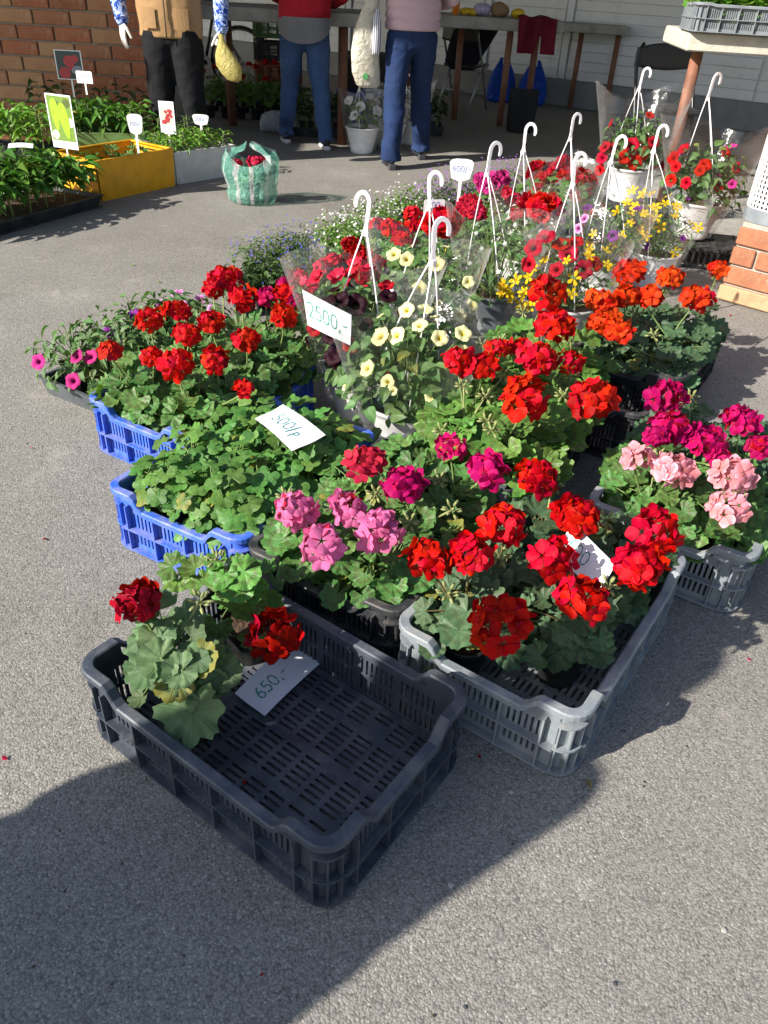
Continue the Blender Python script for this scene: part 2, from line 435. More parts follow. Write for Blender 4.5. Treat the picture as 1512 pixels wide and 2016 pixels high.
MAT['mortar'] = m_simple('mortar', (.36, .32, .27), .95, .2, 30, .7, 90, .006)
MAT['brick'] = m_brick('brick_wall', [(.30, .10, .05), (.38, .135, .065), (.26, .085, .045), (.36, .17, .085), (.42, .25, .13), (.33, .11, .055), (.28, .10, .06)])
MAT['brick_sun'] = m_brick('brick_pillar', [(.30, .115, .06), (.36, .15, .08), (.27, .095, .05), (.40, .19, .10), (.32, .12, .065)])
MAT['brick_tan'] = m_brick('brick_tan', [(.50, .33, .19), (.46, .28, .15), (.52, .36, .22)])
MAT['rust'] = m_simple('rusty_brown_paint', (.22, .095, .055), .6, .25, 14, .2, 60, .003, dirt=((.10, .04, .025), 9, .55, .5))
MAT['siding'] = m_simple('white_siding', (.76, .78, .80), .5, .05, 3, dirt=((.45, .45, .44), 4, .55, .4))
MAT['plinth'] = m_simple('plinth_grey', (.24, .245, .25), .85, .15, 8, .3, 50, .004)

def m_foliage(name, a, b, scale=40, rough=.5, trans=.25):
    n = NT(name); co = n.coord()
    c = n.ramp(n.noise(co, scale, 3, .6), [(.3, a), (.7, b)])
    p = n.princ(c, rough, .3, n.bump(n.noise(co, 160, 2), .3, .004))
    tr = n.n('ShaderNodeBsdfTranslucent'); n.l(n.mix(1.0, c, (1.2, 1.4, .5), 'MULTIPLY'), tr.inputs[0])
    mx = n.n('ShaderNodeMixShader'); mx.inputs[0].default_value = trans
    n.l(p, mx.inputs[1]); n.l(tr.outputs[0], mx.inputs[2]); return n.fin(mx.outputs[0])
def m_blossom(name, a, b):
    n = NT(name); co = n.coord()
    c = n.ramp(n.noise(co, 60, 2), [(.3, a), (.7, b)])
    p = n.princ(c, .55, .2)
    tr = n.n('ShaderNodeBsdfTranslucent'); n.l(c, tr.inputs[0]); mx = n.n('ShaderNodeMixShader'); mx.inputs[0].default_value = .3
    n.l(p, mx.inputs[1]); n.l(tr.outputs[0], mx.inputs[2]); return n.fin(mx.outputs[0])
MAT['foliage'] = m_foliage('foliage_mid', (.05, .10, .025), (.11, .19, .05))
MAT['foliage_bright'] = m_foliage('foliage_bright', (.08, .16, .025), (.15, .27, .05))
MAT['foliage_dark'] = m_foliage('foliage_dark', (.03, .06, .018), (.07, .12, .035))
MAT['foliage_grey'] = m_foliage('foliage_greyish', (.06, .10, .04), (.13, .18, .09))
MAT['bl_white'] = m_blossom('blossom_white', (.72, .72, .70), (.86, .86, .84))
MAT['bl_blue'] = m_blossom('blossom_blue', (.07, .07, .5), (.16, .14, .66))
MAT['bl_violet'] = m_blossom('blossom_violet', (.24, .08, .4), (.42, .2, .58))

# ---------------------------------------------------------------- plant pieces (unit size)
def leaf_round(seed, lobes=7, depth=.10, crin=.035, pleat=.07, cup=.12, gap=.30, nseg=42, ivy=False):
    rg = random.Random(seed); mb = MB()
    a0 = PI*(1-gap*.5)
    ph = rg.uniform(-.2, .2); asym = rg.uniform(-.08, .08); tw = rg.uniform(-.15, .15)
    rr = [0.0, .22, .5, .78, 1.0]
    def rad(a):
        k = (a/a0)                                     # -1..1
        lob = math.cos(lobes*PI*k*.5*1.0 + 0)          # lobes across the blade
        r = 1 - depth*(1-abs(math.cos(lobes*.5*PI*k + ph*.3)))*1.2
        if ivy: r = 1 - .26*(1-abs(math.cos(2.5*PI*k)))**1.1
        r += crin*math.sin(a*21 + seed) if not ivy else .01*math.sin(a*9)
        r *= 1 - .16*abs(k)**3 + asym*k
        return r
    n = len(mb.v)
    for j, q in enumerate(rr):
        for i in range(nseg+1):
            a = -a0 + 2*a0*i/nseg
            r = rad(a)*q if q > .9 else q*(rad(a)*q + (1-q)*.9)
            z = pleat*q*q*math.cos(lobes*a*(PI/a0)*.5*2 if not ivy else 5*a) + cup*(q**1.7) - .02
            z += tw*q*math.sin(a)*q + .09*q*q*math.sin(3*a+seed) + (0 if ivy else .05*q**4*math.sin(12*a+seed*1.7))
            if ivy: z -= .16*q**2.2
            mb.v.append(V((r*math.sin(a), r*math.cos(a)*1.0, z)))
    for j in range(len(rr)-1):
        for i in range(nseg):
            a = n + j*(nseg+1)+i
            if j == 0: mb.f.append((a, a+nseg+2, a+nseg+1))
            else: mb.f.append((a, a+1, a+nseg+2, a+nseg+1))
    return mb
def leaf_ovate(seed, w=.32, nu=4, nv=7, droop=.25, fold=.25, tip=1.0):
    rg = random.Random(seed); mb = MB(); tw = rg.uniform(-.12, .12)
    def fn(u, v):
        x = (u-.5)*2; hw = w*math.sin(PI*min(1, v**.72))**.85*(1-.25*v) + .004
        return (x*hw + tw*v*v, v*tip, abs(x)*hw*fold*2 - droop*v*v + .03*math.sin(9*v+seed)*x)
    return mb.grid(fn, nu, nv)
LEAF = dict(
    round=[leaf_round(k, 7, .10+.02*(k % 3), .03, .075+.015*(k % 4), (.22, .05, .32, -.08, .16, .0)[k], .26+.1*(k % 3)).mesh('leaf', True) for k in range(6)],
    ivy=[leaf_round(20+k, 5, .2, .0, .04, (.14, .06, .2, .0)[k], .35, 30, True).mesh('leaf', True) for k in range(4)],
    deep=[leaf_round(40+k, 7, .22, .05, .09, (.18, .02, .26)[k], .22).mesh('leaf', True) for k in range(3)],
    ovate=[leaf_ovate(k, .26+.04*(k % 3), droop=.1+.14*k).mesh('leaf', True) for k in range(4)],
    pepper=[leaf_ovate(10+k, .25+.03*k, droop=.3+.12*k, fold=.35).mesh('leaf', True) for k in range(4)],
    petunia=[leaf_ovate(50+k, .36+.04*k, droop=.12+.12*k, fold=.2).mesh('leaf', True) for k in range(3)],
    needle=[leaf_ovate(30+k, .10, 2, 5, droop=.1+.1*k).mesh('leaf', True) for k in range(3)],
)
LEAF_T = leaf_ovate(3, .3, 2, 3, droop=.2, fold=.3).tmpl()
LEAF_N = leaf_ovate(5, .11, 2, 3, droop=.15).tmpl()
def petal_fn(L, w, cup, base=.1, ruf=0, sd=0, notch=0):
    def fn(u, v):
        x = (u-.5)*2
        hw = w*(v**.75)*math.sqrt(max(0, 1-(max(0, v-.52)/.5)**2*.92))
        y = base + (L-base)*v*(1-notch*(1-abs(x))*(v > .9)) - .07*x*x*v
        return (x*hw, y, cup*(v**1.4) - .22*x*x*w*v + ruf*math.sin(5*x+sd+4*v)*v)
    return fn
def floret_mesh(seed, n=5, w=.58, cup=.25, double=False):
    rg = random.Random(seed); mb = MB()
    for layer in range(2 if double else 1):
        for k in range(n):
            t = MB().grid(petal_fn(rg.uniform(.88, 1.05)*(1-.3*layer), w*rg.uniform(.88, 1.12), cup+.25*layer+rg.uniform(-.12, .14), ruf=.035, sd=rg.uniform(0, 6)), 4, 4)
            a = 2*PI*k/n + rg.uniform(-.12, .12) + layer*.6
            mb.put(t.tmpl(), RZ(a) @ RX(rg.uniform(-.1, .12)) @ RY(rg.uniform(-.2, .2)))
    return mb.mesh('floret', True)
FLORET = [floret_mesh(k, 5, .60, (.12, .22, .02, .30)[k]) for k in range(4)]
FLORET_D = [floret_mesh(10+k, 6, .58, .25, True) for k in range(4)]
def petunia_mesh(seed):
    rg = random.Random(seed); mb = MB(); N = 30
    prof = [(.10, -1.0), (.13, -.7), (.2, -.32), (.34, -.1), (.62, .03), (.86, .05), (1.0, -.02)]
    ph = rg.uniform(0, 6)
    rings = []
    for r, z in prof:
        ring = []
        for k in range(N):
            a = 2*PI*k/N
            q = r*(1+.10*max(0, (r-.4))*(math.cos(5*a)+.25*math.sin(11*a+ph))) if r > .4 else r
            zz = z + (r*r)*.10*math.sin(5*a+1.1+ph)*.8 + (.07*math.sin(13*a+ph) if r > .9 else 0)
            ring.append((q*math.cos(a), q*math.sin(a), zz))
        rings.append(ring)
    return mb.rings(rings, cap=False).mesh('flower', True)
PETUNIA = [petunia_mesh(k) for k in range(4)]
def daisy_mesh(seed, n=5):
    rg = random.Random(seed); mb = MB()
    for k in range(n):
        t = MB().grid(petal_fn(rg.uniform(.9, 1.1), .36, rg.uniform(-.05, .25), .06), 2, 4)
        mb.put(t.tmpl(), RZ(2*PI*k/n+rg.uniform(-.1, .1)))
    mb.lathe([(.16, 0), (.15, .1), (.02, .15)], 8)
    return mb.mesh('flower', True)
DAISY = [daisy_mesh(k, 5+(k % 2)) for k in range(3)]
BL_T = MB().grid(petal_fn(1, .5, .2, .0), 2, 2).tmpl()

def pot_mesh(rt=.0535, rb=.040, h=.10, name='pot'):
    return MB().lathe([(rb*.6, .0), (rb, .0), (rb*1.01, .004), (rt*.97, h*.84), (rt, h*.85), (rt*1.04, h*.87), (rt*1.05, h), (rt*.97, h), (rt*.94, h*.86), (rt*.9, h*.5)], 22, cap=False).mesh(name, True)
POT = pot_mesh()
def soil_mesh(r=.0495, seed=1):
    rg = random.Random(seed); mb = MB()
    rings = []
    for q in (1.0, .8, .55, .3, .08):
        rings.append([(r*q*math.cos(2*PI*k/16), r*q*math.sin(2*PI*k/16), rg.uniform(-.004, .006)*(1 if q < .95 else .2)+.006*(1-q)) for k in range(16)])
    mb.rings(rings, cap=False); mb.f.append(tuple(len(mb.v)-16+k for k in range(16)))
    return mb.mesh('soil', True)
SOIL = soil_mesh()

def curve3(a, b, bend, k=4):
    a, b = V(a), V(b); m = (a+b)/2 + V(bend)
    return [a*(1-t)**2 + m*2*t*(1-t) + b*t*t for t in [i/k for i in range(k+1)]]
def fib(i, n, lo=-1.0, hi=1.0):
    z = hi - (hi-lo)*(i+.5)/n
    a = i*2.399963; s = math.sqrt(max(0, 1-z*z))
    return V((s*math.cos(a), s*math.sin(a), z))

FADE = {'petal_red': P['crimson'], 'petal_scarlet': P['crimson'], 'petal_orange': P['scarlet'], 'petal_pink': P['rose'], 'petal_magenta': P['crimson']}
def flower_head(root, c, r, mat, stem_from, rg, kind='single', n=None, axis=None, stemmat='stem'):
    """umbel of florets on its stalk; c and stem_from are in root space"""
    axis = (axis or V((rg.uniform(-.15, .15), -.25+rg.uniform(-.15, .1), 1))).normalized()
    n = n or rg.randint(14, 18)
    mb = MB(); hub = c - axis*r*.62
    mb.tube(curve3(stem_from, hub, (rg.uniform(-.015, .015), rg.uniform(-.015, .015), 0), 5), [.0032, .003, .0028, .0026, .0025, .003], 6)
    fl = []
    q = axis.to_track_quat('Z', 'Y'); sq = (rg.uniform(.9, 1.15), rg.uniform(.9, 1.15), rg.uniform(.55, .8))
    skip = {rg.randrange(n) for _ in range(rg.randint(0, 3))}
    for i in range(n):
        if i in skip: continue
        d = fib(i, n, -.30, 1.0)
        d = (d + V((rg.uniform(-.24, .24), rg.uniform(-.24, .24), rg.uniform(-.15, .15)))).normalized()
        d = q @ d
        p = c + V((d.x*sq[0], d.y*sq[1], d.z*sq[2]))*r*rg.uniform(.55, .90) - axis*r*.06
        mb.tube([hub, hub.lerp(p, .6)+axis*r*.03, p-d*r*.03], .0011, 4, False)
        fl.append((p, d))
    for k in range(rg.randint(0, 3)):                        # closed buds hanging below
        a = rg.uniform(0, 2*PI); p = hub + V((math.cos(a)*r*.4, math.sin(a)*r*.4, -r*.22))
        mb.tube([hub, hub.lerp(p, .6)+V((0, 0, r*.06)), p], [.001, .001, .001], 4, False)
        mb.lathe([(.001, .008), (.0042, .002), (.0035, -.006), (.001, -.01)], 6, c=p)
    h = mb.build('flower_head', MAT[stemmat], root, None, True)
    bank = FLORET if kind == 'single' else FLORET_D
    for p, d in fl:
        nrm = (d + V((rg.uniform(-.25, .25), rg.uniform(-.25, .25), rg.uniform(-.15, .2)))).normalized()
        s = r*rg.uniform(.46, .68)
        ob('floret', rg.choice(bank), FADE.get(mat.name, mat) if rg.random() < .06 else mat, h, frame(p, nrm, V((rg.uniform(-1, 1), rg.uniform(-1, 1), rg.uniform(-1, 1))), s))
    return h
def bud_cluster(root, c, stem_from, rg, r=.018):
    mb = MB(); mb.tube(curve3(stem_from, c, (0, .006, 0), 4), .0026, 6)
    for i in range(11):
        d = fib(i, 11, -.4, 1.0); p = c + d*r*rg.uniform(.8, 1.1)
        mb.tube([c, p], .0009, 4, False)
        mb.put(MB().lathe([(.001, -.006), (.0038, -.001), (.003, .006), (.0008, .01)], 6).tmpl(), frame(p, d, V((1, 0, .1))))
    return mb.build('bud_cluster', MAT['bud'], root, None, True)

def geranium(pos, label, group, heads, petal, rg, leaf='round', lmat='leaf', nleaf=34, Rc=.115, Hc=.125, leafR=.040, pot=True,
             buds=1, kind='single', stemmat='stem', name='potted_geranium', pot_h=.10, tilt=(0, 0), lo=-.28, clip=None, maxhead=None):
    root = thing(name, label, 'geranium', pos, 0, group)
    if pot:
        ob('pot', POT, MAT['pot'], root)
        ob('soil', SOIL, MAT['soil'], root, T(0, 0, pot_h*.9))
    base = V((0, 0, pot_h*.9)); stems = MB()
    trunk = [base+V((rg.uniform(-.012, .012), rg.uniform(-.012, .012), 0)) for _ in range(3)]
    tops = []
    for t in trunk:
        tp = t + V((rg.uniform(-.03, .03)+tilt[0]*.5, rg.uniform(-.03, .03)+tilt[1]*.5, Hc*.5)); tops.append(tp)
        stems.tube(curve3(t, tp, (0, 0, 0), 3), [.0055, .005, .0045, .004], 6)
    nleaf = int(nleaf*1.18)
    for i in range(nleaf):
        d = fib(i, nleaf, lo, 1.0)
        d = (d + V((rg.uniform(-.22, .22), rg.uniform(-.22, .22), rg.uniform(-.18, .18)))).normalized()
        q = rg.uniform(.70, 1.08) if i % 4 else rg.uniform(.35, .7)
        p = base + V((d.x*Rc*q + tilt[0]*max(0, d.z+.3), d.y*Rc*q + tilt[1]*max(0, d.z+.3), Hc*.42 + d.z*Hc*.62*q + rg.uniform(-.012, .012)))
        if clip:
            w = V(pos)+p
            if not clip(w): continue
        out = V((d.x, d.y, .15)).normalized() if V((d.x, d.y, 0)).length > .15 else V((rg.uniform(-1, 1), rg.uniform(-1, 1), .1))
        nrm = (d*.45 + V((0, 0, .75)) + TOSUN*.30 + V((0, -.18, 0)) + V((rg.uniform(-.38, .38), rg.uniform(-.38, .38), rg.uniform(-.1, .2)))).normalized()
        s = leafR*rg.uniform(.68, 1.18)*(1.0 if q > .7 else .8)
        me = rg.choice(LEAF[leaf])
        ob('leaf', me, MAT[lmat], root, frame(p, nrm, out + V((rg.uniform(-.5, .5), rg.uniform(-.5, .5), 0)), s))
        tp = rg.choice(tops)
        stems.tube(curve3(tp - V((0, 0, rg.uniform(0, Hc*.3))), p, (0, 0, .012), 3), [.0019, .0017, .0015, .0013], 4, False)
    stems.build('stem', MAT[stemmat], root, None, True)
    for c, r in heads:
        flower_head(root, c-V(pos), r, petal, rg.choice(tops)-V((0, 0, .01)), rg, kind, stemmat=stemmat)
    for k in range(buds):
        a = rg.uniform(0, 2*PI)
        bud_cluster(root, base+V((math.cos(a)*Rc*.6, math.sin(a)*Rc*.6, Hc*1.15+rg.uniform(0, .03))), rg.choice(tops), rg)
    return root

# ---------------------------------------------------------------- crates
def rounded_loop(L, Wd, r, n=5, ins=0.0):
    """closed outline, counter-clockwise, of the rounded rectangle; gives (x, y, nx, ny)"""
    o = []
    hx, hy = L/2-r, Wd/2-r
    for (cx, cy, a0) in ((hx, -hy, -90), (hx, hy, 0), (-hx, hy, 90), (-hx, -hy, 180)):
        for k in range(n+1):
            a = R(a0+90*k/n); o.append((cx+(r-ins)*math.cos(a), cy+(r-ins)*math.sin(a), math.cos(a), math.sin(a)))
    return o
_cr = {}
def crate_meshes(L, Wd, H, up=.036, slot=True):
    key = (L, Wd, H, up, slot)
    if key in _cr: return _cr[key]
    r = .046; D = {}
    # floor
    def cuts(len_, pitch, gap, edge):
        k = int((len_-2*edge)//pitch); off = (len_-k*pitch)/2; c = [0.0]
        for i in range(k): c += [off+i*pitch+(pitch-gap)/2, off+i*pitch+(pitch+gap)/2]
        return c+[len_]
    def rclamp(x, y, z):
        hx_, hy_, q = L/2-.020, Wd/2-.020, .034
        x = max(-hx_, min(hx_, x)); y = max(-hy_, min(hy_, y))
        dx, dy = abs(x)-(hx_-q), abs(y)-(hy_-q)
        if dx > 0 and dy > 0:
            m = math.hypot(dx, dy)
            if m > q: x = math.copysign(hx_-q+dx/m*q, x); y = math.copysign(hy_-q+dy/m*q, y)
        return (x, y, z)
    us, vs = cuts(L-.012, .048, .036, .03), cuts(Wd-.012, .0142, .0062, .022)
    big = lambda i: (i//2) % 4 == 3
    D['floor'] = perforated(us, vs, lambda i, j: i % 2 == 1 and j % 2 == 1 and not ((i//2) % 6 == 2 and (j//2) % 9 in (3, 4) or (j//2) % 7 == 6), .004,
                            lambda u, v, w: rclamp(u-(L-.012)/2, v-(Wd-.012)/2, .010+w)).mesh('floor')
    # side panels: two rows of upright slots, outer ledges and ribs
    def panel(len_):
        mb_ = None
        u0 = [0.0]; k = int((len_-.03)//.0125); off = (len_-k*.0125)/2
        for i in range(k): u0 += [off+i*.0125+.0035, off+i*.0125+.009]
        u0.append(len_)
        z1 = H-up
        vz = [.002, z1*.16, z1*.44, z1*.52, z1*.82, z1]
        rib = lambda i: (i//2) % 8 == 7
        mb = perforated(u0, vz, lambda i, j: i % 2 == 1 and j in (1, 3) and not rib(i), .0035, lambda u, v, w: (u-len_/2, -w, v))
        for z, dp in ((.004, .016), (z1*.48, .016)):
            mb.box((0, -.0035-dp/2, z+.002), (len_, dp, .0045))
        for i in range(k):
            if i % 8 == 7 or i == 0 or i == k-1:
                x = -len_/2+off+i*.0125+.00625
                mb.box((x, -.0115, z1*.5), (.0035, .0158, z1*.97))
        for sx in (-1, 1): mb.box((sx*(len_/2-.024), -.00175, z1+(up-.006)/2), (.048, .0033, up-.006))
        return mb
    for nm, ln in (('long', L-2*r), ('short', Wd-2*r)): D[nm] = panel(ln).mesh('side_panel')
    # corner posts: curved wall full height plus ledge
    mb = MB(); n = 6
    ring = lambda rad, z: [(rad*math.cos(R(90*k/n)), rad*math.sin(R(90*k/n)), z) for k in range(n+1)]
    ro, ri = r-.018, r-.0215
    def arc(z0, z1, ri, ro):
        a, b, c, d = ring(ri, z0), ring(ro, z0), ring(ro, z1), ring(ri, z1)
        base = len(mb.v); mb.v += [V(p) for q in (a, b, c, d) for p in q]; m = n+1
        for k in range(n):
            for s0, s1 in ((0, 1), (1, 2), (2, 3), (3, 0)):
                mb.f.append((base+s0*m+k, base+s0*m+k+1, base+s1*m+k+1, base+s1*m+k))
        for k in (0, n):
            f = [base+s*m+k for s in range(4)]; mb.f.append(tuple(f if k else f[::-1]))
    arc(.002, H-.002, ri, ro); arc(.004, .009, ro-.001, r-.001); arc((H-up)*.50, (H-up)*.50+.0045, ro-.001, r-.002)
    arc(H-up*1.2, H-up*1.2+.004, ro-.001, r-.003)
    for a in (8, 45, 82):
        mb.box(((r+ro)/2-.002, 0, (H-up)*.48), (r-ro-.006, .0035, (H-up)*.9), RZ(R(a)))
    D['corner'] = mb.mesh('corner_post')
    # rim: flange with rolled edge, raised round the four corners
    lp = []
    hx, hy = L/2-r, Wd/2-r
    ext = .042
    def zz(s):                                           # s = distance along a side beyond the corner arc
        t = min(1, max(0, (s-ext)/.035)); return H - up*(t*t*(3-2*t))
    segs = []
    for (cx, cy, a0, ln) in ((hx, -hy, -90, Wd-2*r), (hx, hy, 0, L-2*r), (-hx, hy, 90, Wd-2*r), (-hx, -hy, 180, L-2*r)):
        for k in range(7):
            a = R(a0+90*k/6); segs.append((cx+r*math.cos(a), cy+r*math.sin(a), math.cos(a), math.sin(a), H))
        a = R(a0+90); tx, ty = -math.sin(a), math.cos(a)
        px, py = cx+r*math.cos(a), cy+r*math.sin(a)
        for s in (.02, ext, ext+.012, ext+.024, ext+.035, ln/2, ln-ext-.035, ln-ext-.024, ln-ext-.012, ln-ext, ln-.02):
            segs.append((px+tx*s, py+ty*s, math.cos(a), math.sin(a), zz(min(s, ln-s))))
    mb = MB(); rings = []
    for x, y, nx, ny, z in segs:
        q = lambda o, dz: (x+nx*o, y+ny*o, z+dz)
        rings.append([q(-.021, -.012), q(-.022, -.001), q(-.019, .0015), q(-.002, .0015), q(.001, -.001), q(.001, -.013), q(-.0025, -.013), q(-.003, -.0035), q(-.0175, -.0035), q(-.0178, -.012)])
    rings.append(rings[0]); mb.rings(rings, cap=False)
    D['rim'] = mb.mesh('rim')
    # upper wall strips joining panel tops to the raised rim beside the corners
    mb = MB()
    _cr[key] = D
    return D
def crate(pos, yaw, label, mat, group=None, L=.622, Wd=.418, H=.176, name='plastic_crate', z=0, up=.036):
    D = crate_meshes(L, Wd, H, up); r = .046
    t = thing(name, label, 'crate', (pos[0], pos[1], z), R(yaw), group)
    m = PLC[mat] if isinstance(mat, str) else mat
    ob('floor', D['floor'], m, t)
    ob('side_panel', D['long'], m, t, T(0, -Wd/2+.018, 0)); ob('side_panel', D['long'], m, t, T(0, Wd/2-.018, 0) @ RZ(PI))
    ob('side_panel', D['short'], m, t, T(L/2-.018, 0, 0) @ RZ(PI/2)); ob('side_panel', D['short'], m, t, T(-L/2+.018, 0, 0) @ RZ(-PI/2))
    for k, (sx, sy) in enumerate(((1, 1), (-1, 1), (-1, -1), (1, -1))):
        ob('corner_post', D['corner'], m, t, T(sx*(L/2-r), sy*(Wd/2-r), 0) @ RZ(k*PI/2))
    ob('rim', D['rim'], m, t)
    return t
def loc2w(pos, yaw, u, v):
    """crate-local: u along the long axis from its near end, v across from its left"""
    a = R(yaw); ax = V((math.cos(a), math.sin(a), 0)); bx = V((math.sin(a), -math.cos(a), 0))
    return V((pos[0], pos[1], 0)) + ax*(u-.3) + bx*(v-.2)

# ---------------------------------------------------------------- writing
def arcp(cx, cy, rx, ry, a0, a1, n=14): return [(cx+rx*math.cos(R(a0+(a1-a0)*k/n)), cy+ry*math.sin(R(a0+(a1-a0)*k/n))) for k in range(n+1)]
GL = {
    '0': (.62, [arcp(.3, .48, .27, .48, 100, 470, 22)]),
    '2': (.58, [arcp(.27, .72, .24, .26, 160, -35, 10) + [(.1, .06), (.06, .02)] + [(.3, .03), (.55, .06)]]),
    '3': (.55, [arcp(.25, .74, .22, .24, 150, -70, 10) + arcp(.25, .26, .26, .26, 75, -150, 12)]),
    '4': (.58, [[(.28, 1), (.06, .42), (.52, .40)], [(.42, .72), (.40, .0)]]),
    '5': (.58, [[(.5, .97), (.16, .95), (.11, .56)] + arcp(.25, .3, .26, .29, 110, -150, 14)]),
    '6': (.58, [[(.42, .98), (.22, .78)] + arcp(.28, .27, .23, .27, 155, 500, 18)]),
    '7': (.55, [[(.04, .93), (.5, .95), (.2, .0)], [(.14, .5), (.45, .52)]]),
    '1': (.3, [[(.04, .7), (.2, .98), (.2, .0)]]),
    ',': (.26, [[(.12, .12), (.06, -.16)]]), '-': (.5, [[(.02, .45), (.4, .5)]]), '/': (.36, [[(.3, 1.05), (.02, -.15)]]),
    'p': (.45, [[(.1, .55), (.04, -.3)], arcp(.22, .32, .18, .2, 150, -160, 12)]), '.': (.2, [[(.05, .03), (.12, .05)]]),
    'P': (.45, [[(.08, 0), (.08, .95)], arcp(.16, .72, .24, .23, 100, -100, 10)]),
}
def writing(text, fn, mat, parent, w=.012, name='price_writing', size=1.0, x0=0, y0=0, lift=.0008):
    """ribbons over the sheet; fn(x, y) -> (point, normal) with text units = digit height"""
    mb = MB(); x = x0
    for ch in text:
        if ch == ' ': x += .35*size; continue
        adv, strokes = GL[ch]
        for st in strokes:
            pts = [(x+a*size, y0+b*size) for a, b in st]
            L_, R_ = [], []
            for i, (a, b) in enumerate(pts):
                p0, p1 = pts[max(0, i-1)], pts[min(len(pts)-1, i+1)]
                dx, dy = p1[0]-p0[0], p1[1]-p0[1]; l = math.hypot(dx, dy) or 1
                ww = w*(.75+.25*math.sin(i*1.7))
                for arr, sgn in ((L_, 1), (R_, -1)):
                    p, nn = fn(a-dy/l*ww*sgn, b+dx/l*ww*sgn); arr.append(p+nn*lift)
            n = len(mb.v); mb.v += L_+R_; k = len(pts)
            for i in range(k-1): mb.f.append((n+i, n+k+i, n+k+i+1, n+i+1))
        x += adv*size + .12*size
    return mb.build(name, mat, parent)
def sheet(corners, bulge, thick=.0006):
    """bilinear sheet with a curl; corners: bottom-left, bottom-right, top-right, top-left (reading direction)"""
    a, b, c, d = [V(p) for p in corners]
    nn = (b-a).cross(d-a).normalized()
    def pt(u, v):
        p = a*(1-u)*(1-v) + b*u*(1-v) + c*u*v + d*(1-u)*v
        return p + nn*(bulge*math.sin(PI*u) + bulge*.3*math.sin(2*PI*v+1))
    return pt, nn
def price_paper(corners, label, text, ink, bulge=.006, size=.42, x0=.12, y0=.25, w=.016, name='price_card', cat='price card', aspect=None):
    o = sum((V(c) for c in corners), V())/4
    t = thing(name, label, cat, o)
    pt, nn = sheet([V(c)-o for c in corners], bulge)
    mb = MB().grid(pt, 10, 8); up = len(mb.v)
    mb.v += [p - nn*.0005 for p in mb.v[:up]]; mb.f += [tuple(i+up for i in f[::-1]) for f in mb.f[:]]
    mb.build('paper', MAT['paper'], t, smooth=True)
    asp = aspect or (V(corners[1])-V(corners[0])).length/(V(corners[3])-V(corners[0])).length
    writing(text, lambda x, y: (pt(min(1, max(0, x/asp)), min(1, max(0, y))), nn), ink, t, w, size=size, x0=x0, y0=y0)
    return t

# ================================================================ SETTING
def hsheet(pts, z): 
    mb = MB(); mb.v = [V((x, y, z)) for x, y in pts]; mb.f = [tuple(range(len(pts)))]; return mb
g = hsheet([(-45, -30), (45, -30), (45, 60), (-45, 60)], 0).build('ground', MAT['asphalt']); tag(g, 'sunlit worn grey asphalt of the market yard', 'ground', kind='structure')
g = hsheet([(1.33, 4.02), (1.95, 3.55), (4.5, 2.2), (6.0, 5.0), (1.9, 6.6)], .004).build('pavement', MAT['concrete']); tag(g, 'pale cracked concrete paving behind the brick pillar', 'pavement', kind='structure')

# ---- brick wall, left back
def brick_block(mb_c, d, bev=.004): return MB().box((0, 0, 0), d, bev=bev)
WY = 6.62
wl = MB().box((-3.45, WY+.16, 1.2), (3.0, .30, 2.4)).build('brick_wall', MAT['mortar']); tag(wl, 'shaded red brick wall behind the seedling crates', 'wall')
bw, bh, bj = .262, .089, .012
bm_full = brick_block(None, (bw, .05, bh)).mesh('brick'); bm_half = brick_block(None, (bw*.5-bj*.5, .05, bh)).mesh('brick')
rg = random.Random(5); xr = -1.955
for row in range(24):
    z = .05+row*(bh+bj); x = xr; off = row % 2
    if off:
        x -= (bw*.5-bj*.5)/2; ob('brick', bm_half, MAT['brick'], wl, T(x, WY+.012+rg.uniform(-.003, .003), z)); x -= (bw*.5-bj*.5)/2+bj
    while x > -4.6:
        x -= bw/2; ob('brick', bm_full, MAT['brick'], wl, T(x, WY+.012+rg.uniform(-.003, .003), z) @ RZ(rg.uniform(-.004, .004)) @ RX(rg.uniform(-.01, .01))); x -= bw/2+bj
# ---- white siding building at the back
wd = V((.834, -.552, 0)).normalized(); wn = V((wd.y, -wd.x, 0)); W0 = V((1.74, 10.76, 0)); wang = math.atan2(wd.y, wd.x)
hb = thing('siding_building', 'long shaded white building with horizontal siding behind the tables', 'building', W0, wang)
MB().box((-1.2, .13, 1.5), (13.2, .2, 3.0)).build('wall', MAT['siding'], hb)
MB().box((-1.2, .0, .14), (13.2, .06, .28), bev=.006).build('plinth', MAT['plinth'], hb)
pl = {}
PAN = [(-7.8, -3.2), (-3.05, -1.05), (-.9, .05), (.17, 2.35), (2.38, 5.4)]
for (a, b) in PAN:
    key = round(b-a, 3); me = MB().box((0, 0, 0), (b-a, .022, .0975), bev=.003).mesh('siding_plank')
    for k in range(16):
        ob('siding_plank', me, MAT['siding'], hb, T((a+b)/2, .015, .335+k*.1))
for x in (-3.125, -.975, .11): MB().box((x, .0, 1.1), (.085, .03, 1.62), bev=.004).build('upright_trim', MAT['siding'], hb)
